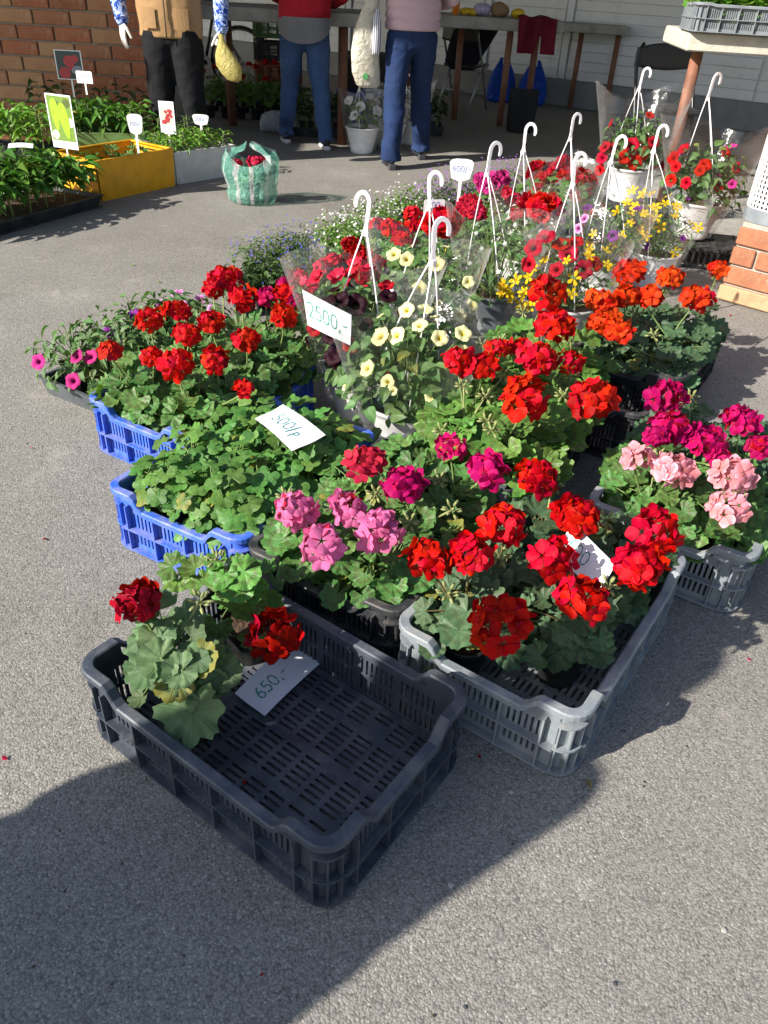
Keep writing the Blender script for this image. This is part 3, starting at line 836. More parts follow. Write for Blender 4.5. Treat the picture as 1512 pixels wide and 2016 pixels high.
# ---- brick pillar at the right with a perforated white cylinder
pd = V((.735, -.678, 0)); pang = math.atan2(pd.y, pd.x); PC = V((1.577, 3.771, 0))
pil = thing('brick_pillar', 'sunlit stepped brick pillar at the right edge', 'pillar', PC, pang)
MB().box((.36, .20, .187), (.69, .38, .374)).build('mortar_core', MAT['mortar'], pil)
MB().box((.34, .60, 1.2), (.76, .46, 2.39)).build('mortar_core', MAT['mortar'], pil)
rg = random.Random(8)
bmh = brick_block(None, (.108, .06, .078), .005).mesh('brick'); bmf = brick_block(None, (.228, .06, .078), .005).mesh('brick')
bmb = brick_block(None, (.29, .07, .07), .006).mesh('brick')
def course(z, x0, x1, y0, y1, k):
    x = x0
    seq = (bmf, .228) if k % 2 else (bmh, .108)
    first = True
    while x < x1:
        me, w_ = (bmh, .108) if (first and k % 2 == 0) else (bmf, .228)
        ob('brick', me, MAT['brick_sun'], pil, T(x+w_/2, y0+.025+rg.uniform(-.004, .004), z) @ RZ(rg.uniform(-.01, .01))); x += w_+.013; first = False
    y = y0+.062+.013
    while y < y1:
        ob('brick', bmf, MAT['brick_sun'], pil, T(x0+.026+rg.uniform(-.003, .003), y+.114, z) @ RZ(PI/2)); y += .241
for k in range(3): course(.132+k*.091, .005+.003*k, .68, 0.0, .25, k+1)
for k in range(3):
    ob('brick', bmb, MAT['brick_tan'], pil, T(.145+k*.302, .022, .046) @ RZ(rg.uniform(-.01, .01)))
    if k == 0: ob('brick', bmb, MAT['brick_tan'], pil, T(.026, .21, .046) @ RZ(PI/2))
for k in range(22): course(.05+k*.091, -.075, .72, .335, .80, k)
# perforated cylinder
t = thing('perforated_cylinder', 'white perforated metal cylinder standing on the brick pillar', 'litter bin', PC+pd*.10+V((pd.y, -pd.x, 0))*-.155, pang)
t.location.z = .376
CRAD = .14
N = 80; us = [2*PI*k/N for k in range(N+1)]
vz = [.055]
for k in range(44): vz += [.055+.008+k*.021, .055+.008+k*.021+.0135]
vz.append(vz[-1]+.02)
cyl = perforated(us, vz, lambda i, j: i % 2 == 1 and j % 2 == 1, .002, lambda u, v, w: ((CRAD-w)*math.cos(u), (CRAD-w)*math.sin(u), v))
cyl.build('perforated_shell', PLC['potwhite'], t)
MB().lathe([(CRAD-.004, .0), (CRAD+.003, .0), (CRAD+.003, .058), (CRAD-.004, .058)], 48, cap=False).build('base_band', PLC['grey'], t, smooth=False)
MB().lathe([(.10, .004), (.10, .9), (.095, .92)], 24).build('inner_liner', MAT['plinth'], t, smooth=True)
# roof over the back of the market (above the frame; it shades the tables)
rf = thing('market_roof', 'roof over the back of the market, above the picture', 'roof', (0, 0, 0))
MB().box((5.2, 6.45, 3.06), (21.0, 3.6, .12)).build('roof_slab', MAT['concrete'], rf)
MB().box((5.2, 11.36, 3.06), (21.0, 6.2, .12)).build('roof_slab', MAT['concrete'], rf)
MB().box((-8.0, 9.2, 3.06), (5.2, 10.4, .12)).build('roof_slab', MAT['concrete'], rf)
for x, y in ((-5.6, 4.9), (-2.0, 14), (7.0, 4.9), (14, 4.9)): MB().tube([(x, y, 0), (x, y, 3.0)], .06, 10).build('post', MAT['rust'], rf)

# ================================================================ CRATES IN THE FOREGROUND
CF = (-.187, .983); YF = -34.8
CG = (.372, 1.287); YG = 56.6
CB = (-.362, 1.750); YB = 62
CBB = (-.575, 2.205); YBB = 60
CPK = (.016, 1.536); YPK = 61
CBL = (.305, 2.02); YBL = 60
CGR = (.845, 1.79); YGR = 59
COR = (.965, 2.775); YOR = 59
crate(CF, YF, 'near-empty blue-black plastic crate at the very front', 'navy')
fc = bpy.data.objects['plastic_crate']
rg = random.Random(14); mb = MB()
for (y0_, z0_, w_, h_) in ((.035, .055, .030, .022), (.06, .07, .02, .03), (.02, .048, .018, .012)):
    pts_ = [V((.2982+.0002*len(mb.v)/6, y0_+w_*.5*math.cos(a_)*rg.uniform(.6, 1.1), z0_+h_*.5*math.sin(a_)*rg.uniform(.5, 1.1))) for a_ in [2*PI*k/11 for k in range(11)]]
    n_ = len(mb.v); mb.v += pts_; mb.f.append(tuple(n_+k for k in range(11)))
mb.build('label_remnant', MAT['paper'], fc)
crate(CG, YG, 'light grey plastic crate holding red geraniums, beside the front crate', 'grey')
crate(CB, YB, 'bright blue plastic crate of flowerless ivy geraniums', 'blue', Wd=.435)
crate(CBB, YBB, 'blue plastic crate full of red geraniums at the left', 'blue')
crate(CPK, YPK, 'black plastic crate with pink and magenta geraniums', 'black')
crate(CBL, YBL, 'dark grey plastic crate with broad-leaved scarlet geraniums', 'darkgrey')
crate(CGR, YGR, 'grey plastic crate with salmon and magenta geraniums at the right', 'grey')
crate(COR, YOR, 'black plastic crate of orange geraniums near the brick pillar', 'black')
crate((.60, 2.42), -31, 'half-empty black plastic crate behind the scarlet geraniums', 'black', Wd=.36)

ROWN = {1: ['only'], 2: ['near', 'far'], 3: ['near', 'middle', 'far'], 4: ['nearest', 'second', 'third', 'farthest']}
COLN = {1: ['single'], 2: ['left', 'right'], 3: ['left', 'middle', 'right'], 4: ['leftmost', 'second', 'third', 'rightmost']}
def bed(C, Y, cells, heads, petal, phrase, group, rg, hz=.33, zf=.014, colour='red', lim=None, **kw):
    """potted geraniums standing in a crate; heads = photo positions of their umbels"""
    rows = []; plants = []
    for c in sorted(cells):
        if rows and c[0]-rows[-1][0][0] < .105: rows[-1].append(c)
        else: rows.append([c])
    for c in cells:
        p = loc2w(C, Y, max(.085, c[0]+rg.uniform(-.008, .008)), min(.32, max(.08, c[1]+rg.uniform(-.008, .008)))); p.z = zf
        plants.append(p)
    hs = {i: [] for i in range(len(plants))}
    for h in heads:
        px, py, d = h[:3]; z = (h[3] if len(h) > 3 else hz) + rg.uniform(-.012, .012)
        w = G(px, py, z)
        i = min(range(len(plants)), key=lambda k: (plants[k]-w).xy.length + .05*len(hs[k]))
        hs[i].append((w, d/2/PXM(w)))
    if lim:
        a_ = R(Y); ax_, bx_ = V((math.cos(a_), math.sin(a_), 0)), V((math.sin(a_), -math.cos(a_), 0)); C_ = V((C[0], C[1], 0))
        kw['clip'] = lambda w: lim[0] < (w-C_).dot(ax_)+.3 < lim[1] and lim[2] < (w-C_).dot(bx_)+.2 < lim[3]
    for i, p in enumerate(plants):
        ri = next(k for k, r_ in enumerate(rows) if cells[i] in r_); rw = sorted(rows[ri], key=lambda c: c[1])
        row = ROWN[len(rows)][ri]; col = COLN[len(rw)][rw.index(cells[i])]
        lab = f'{colour} geranium in {phrase}, {row} row, {col} pot'
        geranium(p, lab, group, hs[i], petal, rg, **kw)

rg = random.Random(11)
# grey crate, red
bed(CG, YG, [(.11, .10), (.22, .275), (.28, .09), (.38, .28), (.45, .10), (.53, .27)],
    [(845, 1097, 92, .34), (930, 1090, 98, .34), (995, 1033, 98, .34), (1085, 1098, 98, .33), (1135, 1012, 96, .33), (1290, 1040, 104, .32), (1260, 1112, 108, .32), (1148, 1175, 108, .32), (985, 1225, 122, .34), (1057, 938, 88, .33)],
    P['red'], 'the light grey crate', 'red geraniums in the light grey crate', rg, lmat='leaf_dark', colour='bright red', nleaf=36, buds=1, stemmat='stem_red', Rc=.105, Hc=.135, lim=(-.02, .7, -.03, .365))
# pink crate
bed(CPK, YPK, [(.085, .11), (.10, .29), (.23, .12)], [(582, 1003, 90), (685, 1000, 82), (745, 1042, 92), (632, 1074, 98)],
    P['pink'], 'the black crate', 'pink geraniums in the black crate', rg, hz=.315, lmat='leaf', colour='pink', nleaf=34)
bed(CPK, YPK, [(.37, .1)], [(720, 908, 76)], P['rose'], 'the black crate behind the pink ones', None, rg, hz=.32, colour='rose-red', nleaf=32)
bed(CPK, YPK, [(.28, .3), (.44, .29), (.52, .14)], [(792, 950, 84), (955, 922, 86), (888, 880, 62)],
    P['magenta'], 'the black crate', 'magenta geraniums in the black crate', rg, hz=.31, colour='magenta', nleaf=34)
# broad-leaved scarlet
bed(CBL, YBL, [(.12, .19), (.12, .33), (.30, .14), (.29, .31), (.47, .10), (.47, .30)],
    [(905, 708, 70, .40), (948, 718, 68, .40), (1035, 785, 100, .37), (1060, 705, 86, .39), (1168, 785, 96, .36), (1120, 712, 58, .38), (980, 684, 46, .40), (1022, 684, 46, .40)],
    P['scarlet'], 'the dark grey crate', 'scarlet geraniums in the dark grey crate', rg, lmat='leaf_light', colour='broad-leaved scarlet', leafR=.052, nleaf=36, Rc=.125, Hc=.17, buds=2)
bed((.60, 2.42), -31, [(.12, .2), (.30, .2)], [(1092, 636, 80, .40), (1080, 572, 76, .42)],
    P['scarlet'], 'the half-empty black crate', 'scarlet geraniums in the half-empty crate', rg, lmat='leaf_light', colour='broad-leaved scarlet', leafR=.044, nleaf=32, Rc=.12, Hc=.17, buds=1)
# salmon and magenta at the right
bed(CGR, YGR, [(.09, .14), (.11, .31), (.25, .09), (.26, .27)], [(1258, 903, 72), (1325, 922, 82), (1440, 935, 84), (1437, 995, 82)],
    P['salmon'], 'the right-hand grey crate', 'salmon geraniums in the right-hand grey crate', rg, hz=.315, lmat='leaf', colour='salmon pink', nleaf=34)
bed(CGR, YGR, [(.38, .10), (.40, .29), (.53, .11), (.54, .30)], [(1315, 780, 78), (1320, 838, 86), (1390, 868, 78), (1458, 825, 76), (1495, 880, 56), (1420, 905, 58), (1292, 858, 50)],
    P['magenta'], 'the right-hand grey crate', 'magenta geraniums in the right-hand grey crate', rg, hz=.315, lmat='leaf_dark', colour='magenta', nleaf=34)
# orange
bed(COR, YOR, [(.10, .12), (.10, .30), (.29, .10), (.29, .29), (.48, .12), (.48, .30)],
    [(1240, 535, 66), (1185, 592, 60), (1232, 582, 58), (1277, 584, 62), (1318, 546, 54), (1370, 587, 66), (1415, 530, 40), (1197, 622, 50), (1185, 640, 54), (1220, 650, 58)],
    P['orange'], 'the black crate by the pillar', 'orange geraniums by the pillar', rg, hz=.35, lmat='leaf_dark', colour='orange', nleaf=34, Hc=.14)
# blue crate at the back left, red
bed(CBB, YBB, [(.09, .08), (.09, .20), (.09, .32), (.23, .08), (.23, .20), (.23, .32), (.37, .08), (.37, .20), (.37, .32), (.51, .08), (.51, .20), (.51, .32)],
    [(215, 690, 52), (292, 629, 58), (348, 610, 54), (368, 657, 58), (415, 633, 52), (485, 666, 58), (560, 622, 58), (348, 712, 72), (300, 700, 46), (424, 706, 62), (440, 552, 66), (475, 586, 58), (562, 580, 52), (420, 566, 46), (482, 762, 44, .30)],
    P['scarlet'], 'the left blue crate', 'red geraniums in the left blue crate', rg, hz=.345, lmat='leaf', colour='red', nleaf=27, Rc=.10, Hc=.15, leafR=.043, buds=0)
# blue crate at the front, ivy geraniums without flowers
bed(CB, YB, [(.088, .10), (.09, .225), (.10, .33), (.21, .08), (.215, .205), (.22, .33), (.345, .08), (.35, .205), (.35, .33), (.48, .08), (.49, .205), (.49, .33)], [],
    P['red'], 'the front blue crate', 'flowerless ivy geraniums in the front blue crate', rg, leaf='ivy', lmat='leaf_ivy', colour='flowerless ivy', nleaf=38, Rc=.095, Hc=.14, leafR=.033, buds=0, name='ivy_geranium', lim=(.0, .7, -.01, .5))

# two geraniums in the front crate
rg = random.Random(31)
p1 = G(388, 1432, .014); p2 = G(492, 1285, .014)
g1 = geranium(p1, 'greyish-leaved geranium with dark red head, big leaf overhanging the front crate', None, [(G(270, 1182, .33), 94/2/PXM(G(270, 1182, .33)))], P['crimson'], rg,
         leaf='round', lmat='leaf_grey', nleaf=32, Rc=.085, Hc=.165, leafR=.036, buds=1, tilt=(-.03, .02))
for (px, py, z, s, tip) in ((375, 1425, .15, .068, (0.1, -1, -.25)), (300, 1300, .24, .042, (-1, -.3, -.1)), (345, 1325, .23, .036, (-.6, -.5, .1)), (400, 1300, .24, .038, (.3, -.4, .2)), (300, 1250, .25, .040, (-1, .3, .2)), (330, 1350, .2, .04, (-.8, -.6, -.2)), (450, 1330, .2, .038, (.9, -.5, -.2))):
    w_ = G(px, py, z) - p1
    w_ -= V(tip).normalized()*s*.35
    ob('leaf', LEAF['deep'][0] if s > .06 else rg.choice(LEAF['round']), MAT['leaf_grey'], g1, frame(w_, V((.05, -.55, .75)) + V((rg.uniform(-.2, .2), 0, 0)), V(tip), s))
    MB().tube(curve3((0, 0, .11), w_, (0, 0, .03), 4), .002, 5).build('stem', MAT['stem'], g1, smooth=True)
g2 = geranium(p2, 'sprawling geranium with a deep crimson head drooping over the price card', None, [(G(541, 1247, .205), 116/2/PXM(G(541, 1247, .205)))], P['crimson'], rg,
         leaf='round', lmat='leaf_light', nleaf=10, Rc=.085, Hc=.13, leafR=.036, buds=1, tilt=(0, 0))
for k, (px, py, z, s) in enumerate(((340, 1115, .25, .036), (385, 1120, .25, .034), (440, 1130, .27, .036), (480, 1125, .28, .045), (470, 1150, .26, .042), (350, 1140, .23, .034), (400, 1150, .24, .036), (510, 1165, .24, .03), (430, 1105, .27, .03))):
    w_ = G(px, py, z) - p2
    ob('leaf', rg.choice(LEAF['round']), MAT['leaf_light'], g2, frame(w_, V((rg.uniform(-.5, .3), -.3, .8)), V((rg.uniform(-1, 0), rg.uniform(-1, .5), 0)), s))
stm = MB()
for (px, py, z) in ((390, 1190, .2), (350, 1130, .22), (505, 1185, .22), (450, 1160, .24)):
    stm.tube(curve3((0, 0, .1), G(px, py, z)-p2, (0, 0, .05), 5), [.0055, .005, .0045, .004, .0035, .003], 6)
stm.build('stem', MAT['stem'], g2, smooth=True)

# price cards
price_paper([G(521, 1410, .021), G(631, 1306, .022), G(572, 1261, .03), G(462, 1365, .027)],
            'white price card reading 650 in green on the front crate floor', '650,-', MAT['ink_green'], bulge=.004, size=.34, x0=.30, y0=.36, w=.022)
price_paper([G(502, 825, .272), G(575, 889, .262), G(641, 857, .27), G(557, 797, .285)],
            'white price card reading 500 lying on the ivy geraniums', '500/p', MAT['ink_teal'], bulge=.006, size=.38, x0=.33, y0=.33, w=.022)
price_paper([G(1090, 1085, .255), G(1175, 1170, .245), G(1212, 1112, .30), G(1128, 1028, .31)],
            'white price card half hidden among the red geraniums of the grey crate', '600', MAT['ink_teal'], bulge=.005, size=.42, x0=.30, y0=.3, w=.022)

# ================================================================ HANGING BASKETS
BPOT = MB().lathe([(.05, 0), (.078, 0), (.081, .006), (.085, .02), (.083, .022), (.089, .036), (.087, .038), (.093, .052), (.091, .054), (.108, .11), (.118, .15), (.122, .165), (.128, .168), (.130, .178), (.124, .180), (.118, .165), (.1, .08)], 36, cap=False).mesh('pot', True)
BSOIL = soil_mesh(.117, 4)
def hook_mesh():
    """flat plastic strap that swells, then curls into the hook; base at z = 0"""
    mb = MB(); pts = []
    for k in range(6): pts.append((0, 0, .012*k))
    for k in range(1, 13):
        a = R(180-17.5*k); pts.append((.021+.021*math.cos(a), 0, .062+.030*math.sin(a)*1.0 + .012))
    rings = []
    N = len(pts)
    for i, p in enumerate(pts):
        q0, q1 = V(pts[max(0, i-1)]), V(pts[min(N-1, i+1)]); t = (q1-q0).normalized(); nn = V((t.z, 0, -t.x))
        w = .0058 if i > 3 else .0045+.0018*abs(2-i)
        th = .0032
        if i == N-1: w *= .55
        p = V(p); rings.append([p+nn*w+V((0, th, 0)), p+nn*w-V((0, th, 0)), p-nn*w-V((0, th, 0)), p-nn*w+V((0, th, 0))])
    mb.rings(rings)
    mb.box((0, 0, -.006), (.022, .008, .018), bev=.003)
    return mb.mesh('hook')
HOOK = hook_mesh()
def sleeve_mesh(seed, zb=.02, zt=.46, rb=.10, rt=.21, off=(0, 0)):
    rg = random.Random(seed); mb = MB(); N, K = 40, 12
    ph = [rg.uniform(0, 6) for _ in range(6)]
    rings = []
    for j in range(K+1):
        v = j/K; z = zb+(zt-zb)*v; r = rb+(rt-rb)*v**.8
        ring = []
        for k in range(N):
            a = 2*PI*k/N
            q = r*(1+.035*math.sin(3*a+ph[0]+2*v)+.022*math.sin(7*a+ph[1]-3*v)+.012*math.sin(15*a+ph[2]+5*v)*v)
            q *= 1 + .13*v*v*max(0, math.cos(2*(a-ph[3])))**3
            zz = z + v*v*(.045*math.cos(2*(a-ph[3])) + .02*math.sin(3*a+ph[5]))
            ring.append((q*math.cos(a)+off[0]*v, q*math.sin(a)+off[1]*v, zz))
        rings.append(ring)
    return mb.rings(rings, cap=False).mesh('cellophane_sleeve', True)

def basket(pos, hook, label, flowers, rg, z0=0.0, Rc=.16, zc=.25, Hc=.14, nleaf=120, leaf='ovate', lmat='leaf_small', leafR=.042, sleeve=(.46, .20), nrand=None,
           face=0.0, potmat=None, name='hanging_basket', bs=1.0):
    """flowers: list of (material, mesh bank, size, [points or count], facing)"""
    t = thing(name, label, 'hanging basket', (pos[0], pos[1], z0), 0, 'hanging baskets in cellophane')
    base = V((pos[0], pos[1], z0))
    ob('pot', BPOT, potmat or PLC['potwhite'], t, SC(bs)); ob('soil', BSOIL, MAT['soil'], t, T(0, 0, .155*bs) @ SC(bs))
    # hanger: three arms to a neck, then the hook
    neck = hook - V((.0, 0, .095))-base
    mb = MB()
    for k in range(3):
        a = face + 2*PI*k/3 + .4; e = V((.122*math.cos(a), .122*math.sin(a), .170))*bs
        mb.tube(curve3(e, neck + V((.006*math.cos(a), .006*math.sin(a), 0)), (.012*math.cos(a), .012*math.sin(a), .03), 5), .0024, 6)
    h = mb.build('hanger', PLC['hook'], t, smooth=True)
    ob('hook', HOOK, PLC['hook'], h, T(neck) @ RZ(face+rg.uniform(-.3, .3)) @ RY(rg.uniform(-.12, .12)) @ SC(1.04))
    st = MB(); root = V((0, 0, .16*bs)); n = 0
    for i in range(nleaf):
        d = fib(i, nleaf, -.62, 1.0); d = (d+V([rg.uniform(-.2, .2) for _ in range(3)])).normalized()
        q = rg.uniform(.45, 1.06)
        p = V((d.x*Rc*q, d.y*Rc*q, zc+d.z*Hc*q))
        if p.z < .17*bs and p.xy.length < .13*bs: p.z = .17*bs+rg.uniform(0, .03)
        nrm = (d*.5+V((0, 0, .6))+TOSUN*.3+V([rg.uniform(-.5, .5) for _ in range(3)])).normalized()
        ob('leaf', rg.choice(LEAF[leaf]), MAT[lmat], t, frame(p, nrm, V((d.x, d.y, .35))+V([rg.uniform(-.6, .6) for _ in range(3)]), leafR*rg.uniform(.7, 1.25)))
        if i % 4 == 0: st.tube(curve3(root+V((d.x*.03, d.y*.03, 0)), p, (0, 0, .03), 3), .0016, 4, False)
    for (m, bank, size, pts, facing) in flowers:
        if isinstance(pts, int):
            N = pts; pts = []
            for i in range(N):
                d = fib(i, N, -.25, 1.0); d = (d+V([rg.uniform(-.3, .3) for _ in range(3)])).normalized()
                pts.append(base+V((d.x*Rc*1.02, d.y*Rc*1.02, zc+d.z*Hc*1.08)))
        for w in pts:
            p = w-base; d = V((p.x, p.y, p.z-zc)).normalized()
            nrm = (d*.6+V((0, -.5, .35))*facing+TOSUN*.35+V([rg.uniform(-.35, .35) for _ in range(3)])).normalized()
            ob('flower', rg.choice(bank), m, t, frame(p, nrm, V([rg.uniform(-1, 1) for _ in range(3)]), size*rg.uniform(.85, 1.15)))
            st.tube(curve3(root, p-nrm*size*.8, (0, 0, .03), 3), .0014, 4, False)
    st.build('stem', MAT['stem'], t, smooth=True)
    if sleeve:
        ob('cellophane_sleeve', sleeve_mesh(rg.randint(0, 999), .015, sleeve[0], .10*bs, sleeve[1]), MAT['film'], t)
    return t

ORD = ['first', 'second', 'third', 'fourth', 'fifth', 'sixth', 'seventh', 'eighth', 'ninth', 'tenth']
rg = random.Random(77)
A = V((.045, 2.14, 0)); hA = AT(858, 442, 2.14)
pts = [AT(x, y, 2.14-dy) for x, y, dy in ((780, 660, .13), (748, 662, .12), (866, 665, .14), (912, 656, .12), (762, 752, .15), (722, 725, .14), (838, 608, .02), (826, 640, .1), (800, 610, .05), (905, 690, .12), (850, 780, .14))]
basket(A, hA, 'hanging basket of pale yellow petunias standing in front, price card beside it', [(P['cream'], PETUNIA, .025, pts, .5), (P['cream'], PETUNIA, .014, 5, .2)], rg, zc=.25, Hc=.19, Rc=.185, nleaf=290, leaf='petunia', leafR=.044, sleeve=(.42, .225), face=.2)
B = V((-.10, 2.37, 0)); hB = AT(722, 390, 2.37)
pb = [AT(x, y, 2.37-dy) for x, y, dy in ((640, 600, .1), (668, 592, .1), (700, 600, .1), (655, 700, .16), (680, 715, .16), (670, 690, .16), (650, 660, .16))]
pr = [AT(x, y, 2.37+dy) for x, y, dy in ((625, 545, -.05), (665, 545, 0), (690, 540, .05), (700, 520, .1), (725, 530, .05))]
tb = basket(B, hB, 'hanging basket of near-black petunias with the 2500 price card', [(P['black'], PETUNIA, .034, pb, .7), (P['black'], PETUNIA, .026, 5, .2), (P['darkred'], PETUNIA, .026, 6, .2), (P['rose'], FLORET_D, .032, pr, .5)], rg, zc=.27, Hc=.17, Rc=.18, nleaf=250, leaf='petunia', leafR=.044, sleeve=(.49, .225), face=2.9)
C = V((.10, 2.74, 0)); hC = AT(850, 348, 2.74)
pc = [AT(x, y, 2.74-dy) for x, y, dy in ((825, 567, .14), (922, 555, .12), (800, 510, .08), (775, 500, .06), (905, 620, .14), (860, 520, .1), (930, 600, .1))]
basket(C, hC, 'second pale yellow petunia basket, directly behind the front yellow one', [(P['cream'], PETUNIA, .025, pc, .8), (P['cream'], PETUNIA, .015, 6, .2)], rg, zc=.28, Hc=.19, Rc=.185, nleaf=240, leaf='petunia', leafR=.044, sleeve=(.48, .22), face=.3)
D = V((.40, 3.20, 0)); hD = AT(965, 288, 3.20)
basket(D, hD, 'leafy hanging basket in a grey pot with small white flowers', [(P['white'], DAISY, .010, 24, .3)], rg, zc=.28, Hc=.17, Rc=.17, nleaf=190, leafR=.034, sleeve=(.46, .2), face=.3, potmat=PLC['grey'])
E_ = V((.60, 3.72, 0)); hE = AT(1037, 250, 3.72)
basket(E_, hE, 'hanging basket of white bacopa under the fifth hook', [(P['white'], DAISY, .011, 44, .3), (P['red'], FLORET_D, .03, [AT(1010+k*14, 430-6*(k % 2), 3.7) for k in range(2)], .5)], rg, zc=.26, Hc=.15, Rc=.17, nleaf=150, leafR=.03, sleeve=(.44, .2), face=.0)
I_ = V((.70, 3.10, 0)); hI = AT(1137, 310, 3.10)
pi1 = [AT(x, y, 3.1-dy) for x, y, dy in ((1050, 488, .06), (1040, 520, .14), (1095, 530, .14), (1105, 480, .02), (1135, 475, 0), (1150, 530, .12), (1170, 520, .1), (1120, 500, .06), (1075, 465, 0))]
pi2 = [AT(x, y, 3.1-dy) for x, y, dy in ((990, 560, .13), (1015, 552, .14), (1040, 545, .15), (1030, 575, .15), (1005, 585, .15), (1040, 605, .16), (1025, 600, .16), (1125, 578, .15), (1130, 548, .14), (1060, 560, .15), (1000, 572, .14), (1050, 590, .16), (985, 575, .12))]
basket(I_, hI, 'hanging basket mixing dark red petunias with yellow bidens', [(P['darkred'], PETUNIA, .034, pi1, .6), (P['yellow'], DAISY, .027, pi2, .7), (P['yellow'], DAISY, .022, 16, .3)], rg, zc=.27, Hc=.17, Rc=.175, nleaf=150, leafR=.032, sleeve=(.47, .215), face=.2)
F_ = V((.84, 4.22, 0)); hF = AT(1130, 230, 4.22)
basket(F_, hF, 'hanging basket of crimson ivy geraniums behind the big red umbel', [(P['crimson'], FLORET_D, .030, 34, .4)], rg, zc=.29, Hc=.17, Rc=.19, nleaf=110, leaf='ivy', lmat='leaf', leafR=.03, sleeve=(.47, .2), face=.4)
G_ = V((.97, 3.72, 0)); hG = AT(1212, 272, 3.72)
basket(G_, hG, 'hanging basket of purple pansies and a few yellow bidens', [(P['purple'], PETUNIA, .022, 7, .4), (P['lilac'], PETUNIA, .026, [AT(1138, 450, 3.6), AT(1150, 430, 3.6)], .5), (P['yellow'], DAISY, .024, [AT(x, y, 3.58) for x, y in ((1168, 460), (1222, 465), (1210, 480), (1160, 490))], .7)], rg, zc=.28, Hc=.16, Rc=.18, nleaf=150, leafR=.028, sleeve=(.47, .2), face=-.2, lmat='leaf_small')
H_ = V((1.27, 3.92, 0)); hH = AT(1297, 252, 3.92)
ph_ = [AT(x, y, 3.92-dy) for x, y, dy in ((1250, 408, .1), (1290, 408, .1), (1268, 420, .12), (1300, 447, .14), (1292, 428, .12), (1330, 425, .05), (1245, 375, 0), (1265, 382, .05), (1235, 398, .05), (1272, 465, .15), (1240, 440, .13), (1215, 415, .05), (1310, 400, .05))]
basket(H_, hH, 'hanging basket of starry yellow bidens next to the orange geraniums', [(P['yellow'], DAISY, .027, ph_, .8), (P['purple'], PETUNIA, .018, 4, .2), (P['yellow'], DAISY, .024, 12, .4)], rg, zc=.27, Hc=.17, Rc=.18, nleaf=170, leaf='needle', lmat='leaf_small', leafR=.045, sleeve=(.44, .21), face=-.4)
# black upturned trays that carry the two rear baskets
def tray_stand(pos, yaw, label, L=.5, Wd=.32, H=.12):
    t = thing('upturned_crate', label, 'crate', (pos[0], pos[1], 0), R(yaw), 'upturned black crates under the rear baskets')
    us = [0]
    for k in range(4): us += [.02+k*(L-.04)/4+.012, .02+(k+1)*(L-.04)/4-.012]
    us += [L]; vs = [0, .03, Wd/2-.012, Wd/2+.012, Wd-.03, Wd]
    perforated(us, vs, lambda i, j: False, .006, lambda u, v, w: (u-L/2, v-Wd/2, H-.006+w)).build('top_panel', PLC['black'], t)
    mb = MB()
    for k in range(5): mb.box((-L/2+.02+k*(L-.04)/4, 0, H+.003), (.006, Wd-.03, .008))
    mb.box((0, 0, H+.004), (L-.03, .006, .0075)); mb.build('grid_rib', PLC['black'], t)
    MB().rings([[(x*(L/2+o), y*(Wd/2+o), z) for x, y in ((-1, -1), (1, -1), (1, 1), (-1, 1))] for o, z in ((.012, H-.02), (.012, H-.004), (.002, H-.003), (.002, H-.02), (.012, H-.02))], cap=False).build('rim', PLC['black'], t)
    for sx, sy, ax in ((0, -1, L), (0, 1, L), (-1, 0, Wd), (1, 0, Wd)):
        n_ = int(ax/.03); u_ = [0.0]
        for k in range(n_): u_ += [k*ax/n_+.009, (k+1)*ax/n_-.003]
        u_.append(ax)
        a = math.atan2(sy, sx)+PI/2
        perforated(u_, [0, .02, H*.75, H-.006], lambda i, j: i % 2 == 1 and j == 1, .004, lambda u, v, w: (u-ax/2, -w, v)).build('side_panel', PLC['black'], t, T(sx*L/2, sy*Wd/2, 0) @ RZ(a))
    return t
K_ = V((1.60, 4.42, 0)); J_ = V((1.40, 5.20, 0))
tray_stand((K_.x+.02, K_.y), -12, 'upturned black crate under the right rear basket, beside the pillar')
tray_stand((J_.x, J_.y), 0, 'upturned black crate hidden under the left rear petunia basket')
hJ = AT(1266, 138, 5.20); hK = AT(1405, 150, 4.42)
pj = [AT(x, y, 5.2-dy) for x, y, dy in ((1243, 285, .12), (1265, 302, .14), (1230, 308, .14), (1250, 320, .15), (1185, 310, .06), (1180, 335, .06), (1285, 300, .05), (1290, 320, .08), (1200, 290, .02), (1275, 280, 0))]
basket(J_, hJ, 'tall-hooked hanging basket of red petunias in front of the folding chair', [(P['red'], PETUNIA, .040, pj, .9), (P['darkred'], PETUNIA, .034, 6, .2)], rg, z0=.131, zc=.31, Hc=.18, Rc=.20, nleaf=230, leafR=.05, sleeve=(.60, .27), face=0, bs=1.12)
pk = [AT(x, y, 4.42-dy) for x, y, dy in ((1325, 310, .05), (1330, 328, .1), (1345, 292, 0), (1378, 335, .15), (1388, 325, .14), (1430, 300, .0), (1450, 330, .05), (1415, 365, .15), (1350, 360, .16), (1320, 355, .1))]
basket(K_, hK, 'hanging basket of red petunias on a black crate by the brick pillar', [(P['red'], PETUNIA, .032, pk, .7), (P['hotpink'], PETUNIA, .026, 4, .2)], rg, z0=.131, zc=.29, Hc=.18, Rc=.20, nleaf=240, leafR=.052, sleeve=(.55, .26), face=.4, bs=1.05)
# 2500 card tucked into the sleeve of the black petunias
yy = 2.17
price_paper([AT(606, 640, yy), AT(690, 680, yy-.015), AT(692, 620, yy+.01), AT(595, 570, yy+.02)], 'white price card reading 2500 in green, tucked in cellophane', '2500,-', MAT['ink_green'], bulge=.004, size=.44, x0=.12, y0=.30, w=.026, aspect=1.9)

